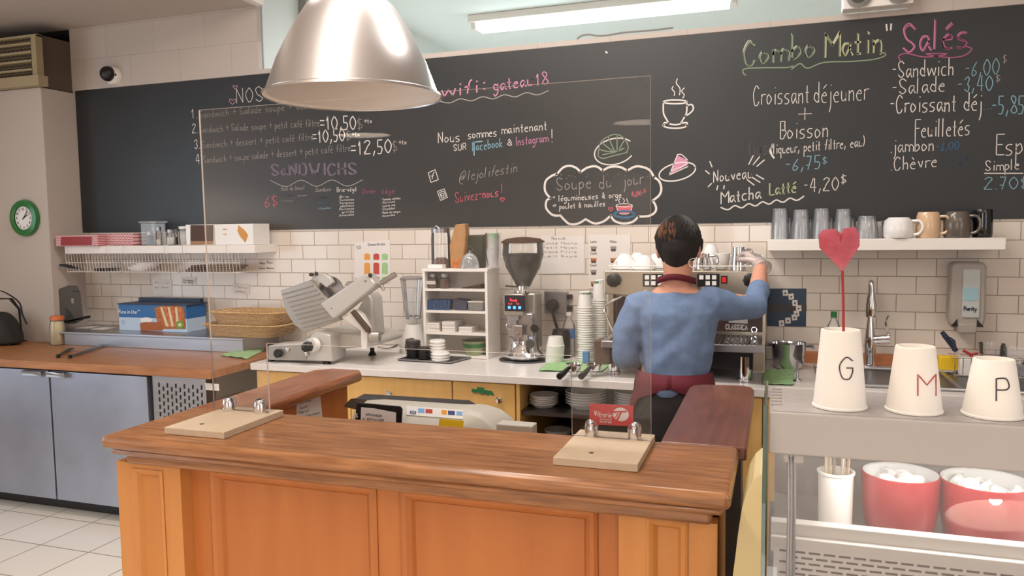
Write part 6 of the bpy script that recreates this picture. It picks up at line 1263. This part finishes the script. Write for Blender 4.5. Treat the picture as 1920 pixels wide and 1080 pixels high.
# torso under the clothes, arms, legs
zz_=lambda v: onY(1268,v,PY).z
tc=lambda u,v,dy=0: onY(u,v,PY+dy)
q.loft([((tc(1268,v).x,PY+dy,tc(1268,v).z),rx,ry,0) for v,rx,ry,dy in ((700,.115,.085,.01),(640,.118,.088,.01),(585,.135,.09,.0),(562,.132,.072,.0),(547,.094,.054,.0),(534,.062,.05,.0))])
def arm(q,S,E_,W_,r,g=0): q.tube([S.lerp(nk,.35),S,S.lerp(E_,.5),E_],[r[0]*.9+g,r[0]+g,r[1]+g,r[2]+g],16); q.tube([E_,E_.lerp(W_,.3),W_],[r[2]+g,r[2]*1.0+g,r[3]+g],16); q.sph(E_,r[2]+g,n=14,m=10)
arm(q,SHL,ELL,WRL,(.050,.043,.037,.026)); arm(q,SHR,ELR,WRR,(.050,.043,.037,.026))
HD=(onY(1398,462,3.56)-WRR).normalized()
hand(q,WRR,HD,Vector((.5,-.2,.9)),Vector((-.6,-.4,.2)),curl=.9)
hand(q,WRL,Vector((.35,.9,.0)),Vector((-.3,0,1)),Vector((1,0,.3)),curl=1.1)
hx=tc(1262,720).x; zh=tc(1262,720).z
q.loft([((hx,PY+.01,z),rx,ry,0) for z,rx,ry in ((zh-.22,.15,.11),(zh-.08,.155,.115),(zh+.02,.13,.1),(zh+.1,.115,.085))])
for s in (-1,1): q.tube([(hx+s*.075,PY+.01,zh-.12),(hx+s*.08,PY+.0,zh-.45),(hx+s*.085,PY-.01,.45),(hx+s*.085,PY+.01,.09)],[.09,.072,.055,.04],16); q.tube([(hx+s*.085,PY+.02,.06),(hx+s*.09,PY+.14,.035)],[.04,.03],12)
obj('body',q,'skin',t,mods=SM(.0045,5,.5))
# eyes, brows, lips
for s in (-1,1):
    e=obj('eye',MB().sph(hc+Vector((s*.030,.083,.004)),.011,n=14,m=10),'white',t); obj('iris',MB().sph(hc+Vector((s*.030,.0925,.003)),.005,n=10,m=8),'brown',e)
    obj('eyebrow',MB().tube([hc+Vector((s*.016,.094,.022)),hc+Vector((s*.03,.092,.027)),hc+Vector((s*.046,.082,.022))],.003,6,flat=.6),'hair',t)
mat('lip',(168,88,84),.45); obj('lips',MB().sph(hc+Vector((0,.0935,-.060)),.020,.008,.008),'lip',t)
c_=onY(1300,493,PY-.062); obj('hoop_earring',MB().tube([c_+Vector((cos(i*pi/12)*.0165,.004*sin(i),sin(i*pi/12)*.0165)) for i in range(24)],.0017,6,closed=True),'white',t,label='large thin silver hoop earring')
# hair
q=MB(); q.sph(hc+Vector((0,-.006,.018)),.083,.098,.098,n=28,m=18,lo=-.02); q.loft([(hc+Vector((0,-.018,z)),rx,ry,0) for z,rx,ry in ((-.085,.036,.046),(-.06,.050,.062),(-.035,.060,.078),(-.01,.070,.088),(.03,.082,.092))])
for s in (-1,1): q.tube([hc+Vector((s*.076,.02,.03)),hc+Vector((s*.078,.022,-.01)),hc+Vector((s*.074,.024,-.03))],[.016,.012,.005],10)
q.tube([hc+Vector((-.04,.075,.075)),hc+Vector((0,.09,.068)),hc+Vector((.05,.07,.06))],.026,12)
hr=obj('hair',q,'hair',t,mods=SM(.006,3,.5))
q=MB();q2=MB(); rnd=random.Random(5); cr=hc+Vector((-.015,-.01,.112))
def hair_w(z):
    T=((-.095,.030),(-.085,.036),(-.06,.052),(-.035,.062),(-.01,.072),(.03,.082))
    for (a,b),(c,d) in zip(T,T[1:]):
        if z<=c: return b+(d-b)*max(0,(z-a)/(c-a))
    return .082
for k in range(1100):
    th=rnd.uniform(-2.95,-.2) if k%4 else rnd.uniform(-pi,pi); ph0=rnd.uniform(.1,1.9); L_=rnd.uniform(.3,.75); P=[]
    for j in range(6):
        ph=ph0+L_*j/5; tt=th+.10*j/5*(1 if th<-pi/2 else -1); rxx,ryy,rzz=.0855,.1,.100
        zz3=.018+cos(ph)*rzz; k_=1
        if zz3<.03: k_=(.0855*hair_w(zz3)/.082)/(sin(ph)*rxx)
        off=.0025*sin(j*1.1+k)
        P.append(hc+Vector((cos(tt)*sin(ph)*(rxx+off)*k_,-.006+sin(tt)*sin(ph)*(ryy+off)*k_,.018+cos(ph)*(rzz+off))))
    brown=(hc.x-.075<P[2].x<hc.x-.0) and (hc.z+.035<P[2].z<hc.z+.085) and P[2].y<hc.y and rnd.random()<.55
    (q2 if brown else q).tube(P,[.0024,.0028,.0026,.0022,.0015,.0005],4)
obj('hair_strands',q,'hair',hr,kind='stuff'); obj('brown_highlights',q2,'hair_brown',hr,kind='stuff',label='brown highlighted strands')
# sweater
q=MB()
q.loft([((tc(u,v).x,PY+dy,tc(u,v).z),rx,ry,0) for u,v,rx,ry,dy in ((1266,716,.118,.098,-.012),(1268,695,.128,.104,-.008),(1270,660,.133,.106,-.004),(1270,620,.146,.108,0),(1269,585,.158,.105,0),(1268,566,.150,.088,0),(1265,555,.126,.072,0),(1264,547,.104,.064,0))])
q.tube([SHL.lerp(nk,.35)+Vector((0,0,-.012)),SHL,SHL.lerp(ELL,.5)+Vector((-.012,0,0)),ELL+Vector((-.006,-.01,0))],[.056,.062,.064,.056],18); q.sph(ELL+Vector((-.006,-.008,-.004)),.056,n=16,m=12); q.tube([ELL,ELL.lerp(WRL,.4)+Vector((0,0,-.006)),ELL.lerp(WRL,.78)],[.056,.05,.040],18)
q.tube([SHR.lerp(nk,.35)+Vector((0,0,-.012)),SHR,SHR.lerp(ELR,.5)+Vector((0,0,-.012)),ELR+Vector((0,-.006,0))],[.055,.062,.056,.048],18); q.sph(ELR,.047,n=16,m=12); q.tube([ELR,ELR.lerp(WRR,.45)],[.047,.040],18)
for i in range(7):
    a=ELR.lerp(WRR,.02+i*.055); q.tube([a,a+(WRR-ELR)*.012],[.0475,.0475],16)
mt_=MS['shirt']
dt=bpy.data.textures.new('folds','CLOUDS'); dt.noise_scale=.09; dt.noise_depth=1
obj('sweater',q,'shirt',t,mods=SM(.006,8,.6)+(('DISPLACE',dict(texture=dt,strength=.022,mid_level=.5)),))
q=MB(); q.loft([((tc(1257,v).x,PY-.012,tc(1257,v).z),rx,ry,0) for v,rx,ry in ((734,.062,.108),(728,.078,.112),(716,.092,.112),(704,.09,.10))]); obj('sweater_hem',q,'shirt',t,mods=(('DISPLACE',dict(texture=dt,strength=.01,mid_level=.5)),),label='bunched blue sweater hem above the trousers')
# trousers, shoes, apron
q=MB(); q.loft([((hx,PY+.005,z),rx,ry,0) for z,rx,ry in ((zh-.2,.165,.122),(zh-.08,.165,.125),(zh+.0,.142,.112),(zh+.03,.135,.108))])
for s in (-1,1): q.tube([(hx+s*.075,PY+.005,zh-.12),(hx+s*.08,PY+.0,zh-.45),(hx+s*.085,PY-.01,.45),(hx+s*.085,PY+.01,.08)],[.10,.082,.066,.055],18)
obj('trousers',q,'pants',t,mods=SM(.009,5,.5))
for s in (-1,1): obj('shoe',MB().tube([(hx+s*.086,PY-.02,.045),(hx+s*.088,PY+.06,.045),(hx+s*.092,PY+.17,.03)],[.045,.048,.03],14,flat=.9),'black',t)
q=MB(); vs=[];fs=[]; nz=10; na=40
for i in range(nz+1):
    f=i/nz; z=zh+.055-f*.50; rx=.140+.035*min(1,f*3); ry=.116+.03*min(1,f*3); gap=-.03 if f<.11 else min(1.2,.72+(f-.12)*1.6)
    for k in range(na+1):
        a=-pi/2+gap+(2*pi-2*gap)*k/na; vs.append((hx+.004+cos(a)*rx*(1+.03*sin(a*5+f*4)*f),PY+sin(a)*ry,z))
for i in range(nz):
    for k in range(na): fs.append((i*(na+1)+k,i*(na+1)+k+1,(i+1)*(na+1)+k+1,(i+1)*(na+1)+k))
q._add(vs,fs); obj('apron',q,'apron',t,mods=(('SOLIDIFY',dict(thickness=.003,offset=1)),),label='burgundy apron wrapped around the hips')
sc_=hc+Vector((0,-.018,-.125)); P=[]
for i in range(25):
    a=pi*.02-(pi*1.04)*i/24; P.append((nk.x+cos(a)*.070,PY-.005+sin(a)*.062,onY(1266,519,PY).z+.004+.022*(-sin(a))*-.9*0-.020*abs(cos(a))**2))
q=MB(); 
for i in range(24):
    a,b=Vector(P[i]),Vector(P[i+1]); q._add([a+Vector((0,0,-.012)),b+Vector((0,0,-.012)),b+Vector((0,0,.012)),a+Vector((0,0,.012))],[(0,1,2,3)])
obj('neck_strap',q,'apron',t,mods=(('SOLIDIFY',dict(thickness=.004,offset=1)),),label='burgundy apron neck strap')
# glove
q=MB(); hand(q,WRR,HD,Vector((.5,-.2,.9)),Vector((-.6,-.4,.2)),curl=.9,grow=.0032); q.tube([WRR-HD*.03,WRR-HD*.01,WRR+HD*.03],[.040,.034,.028],16)
obj('plastic_glove',q,'glove_film',t,mods=SM(.004,2,.4),label='loose clear plastic glove on the raised hand')
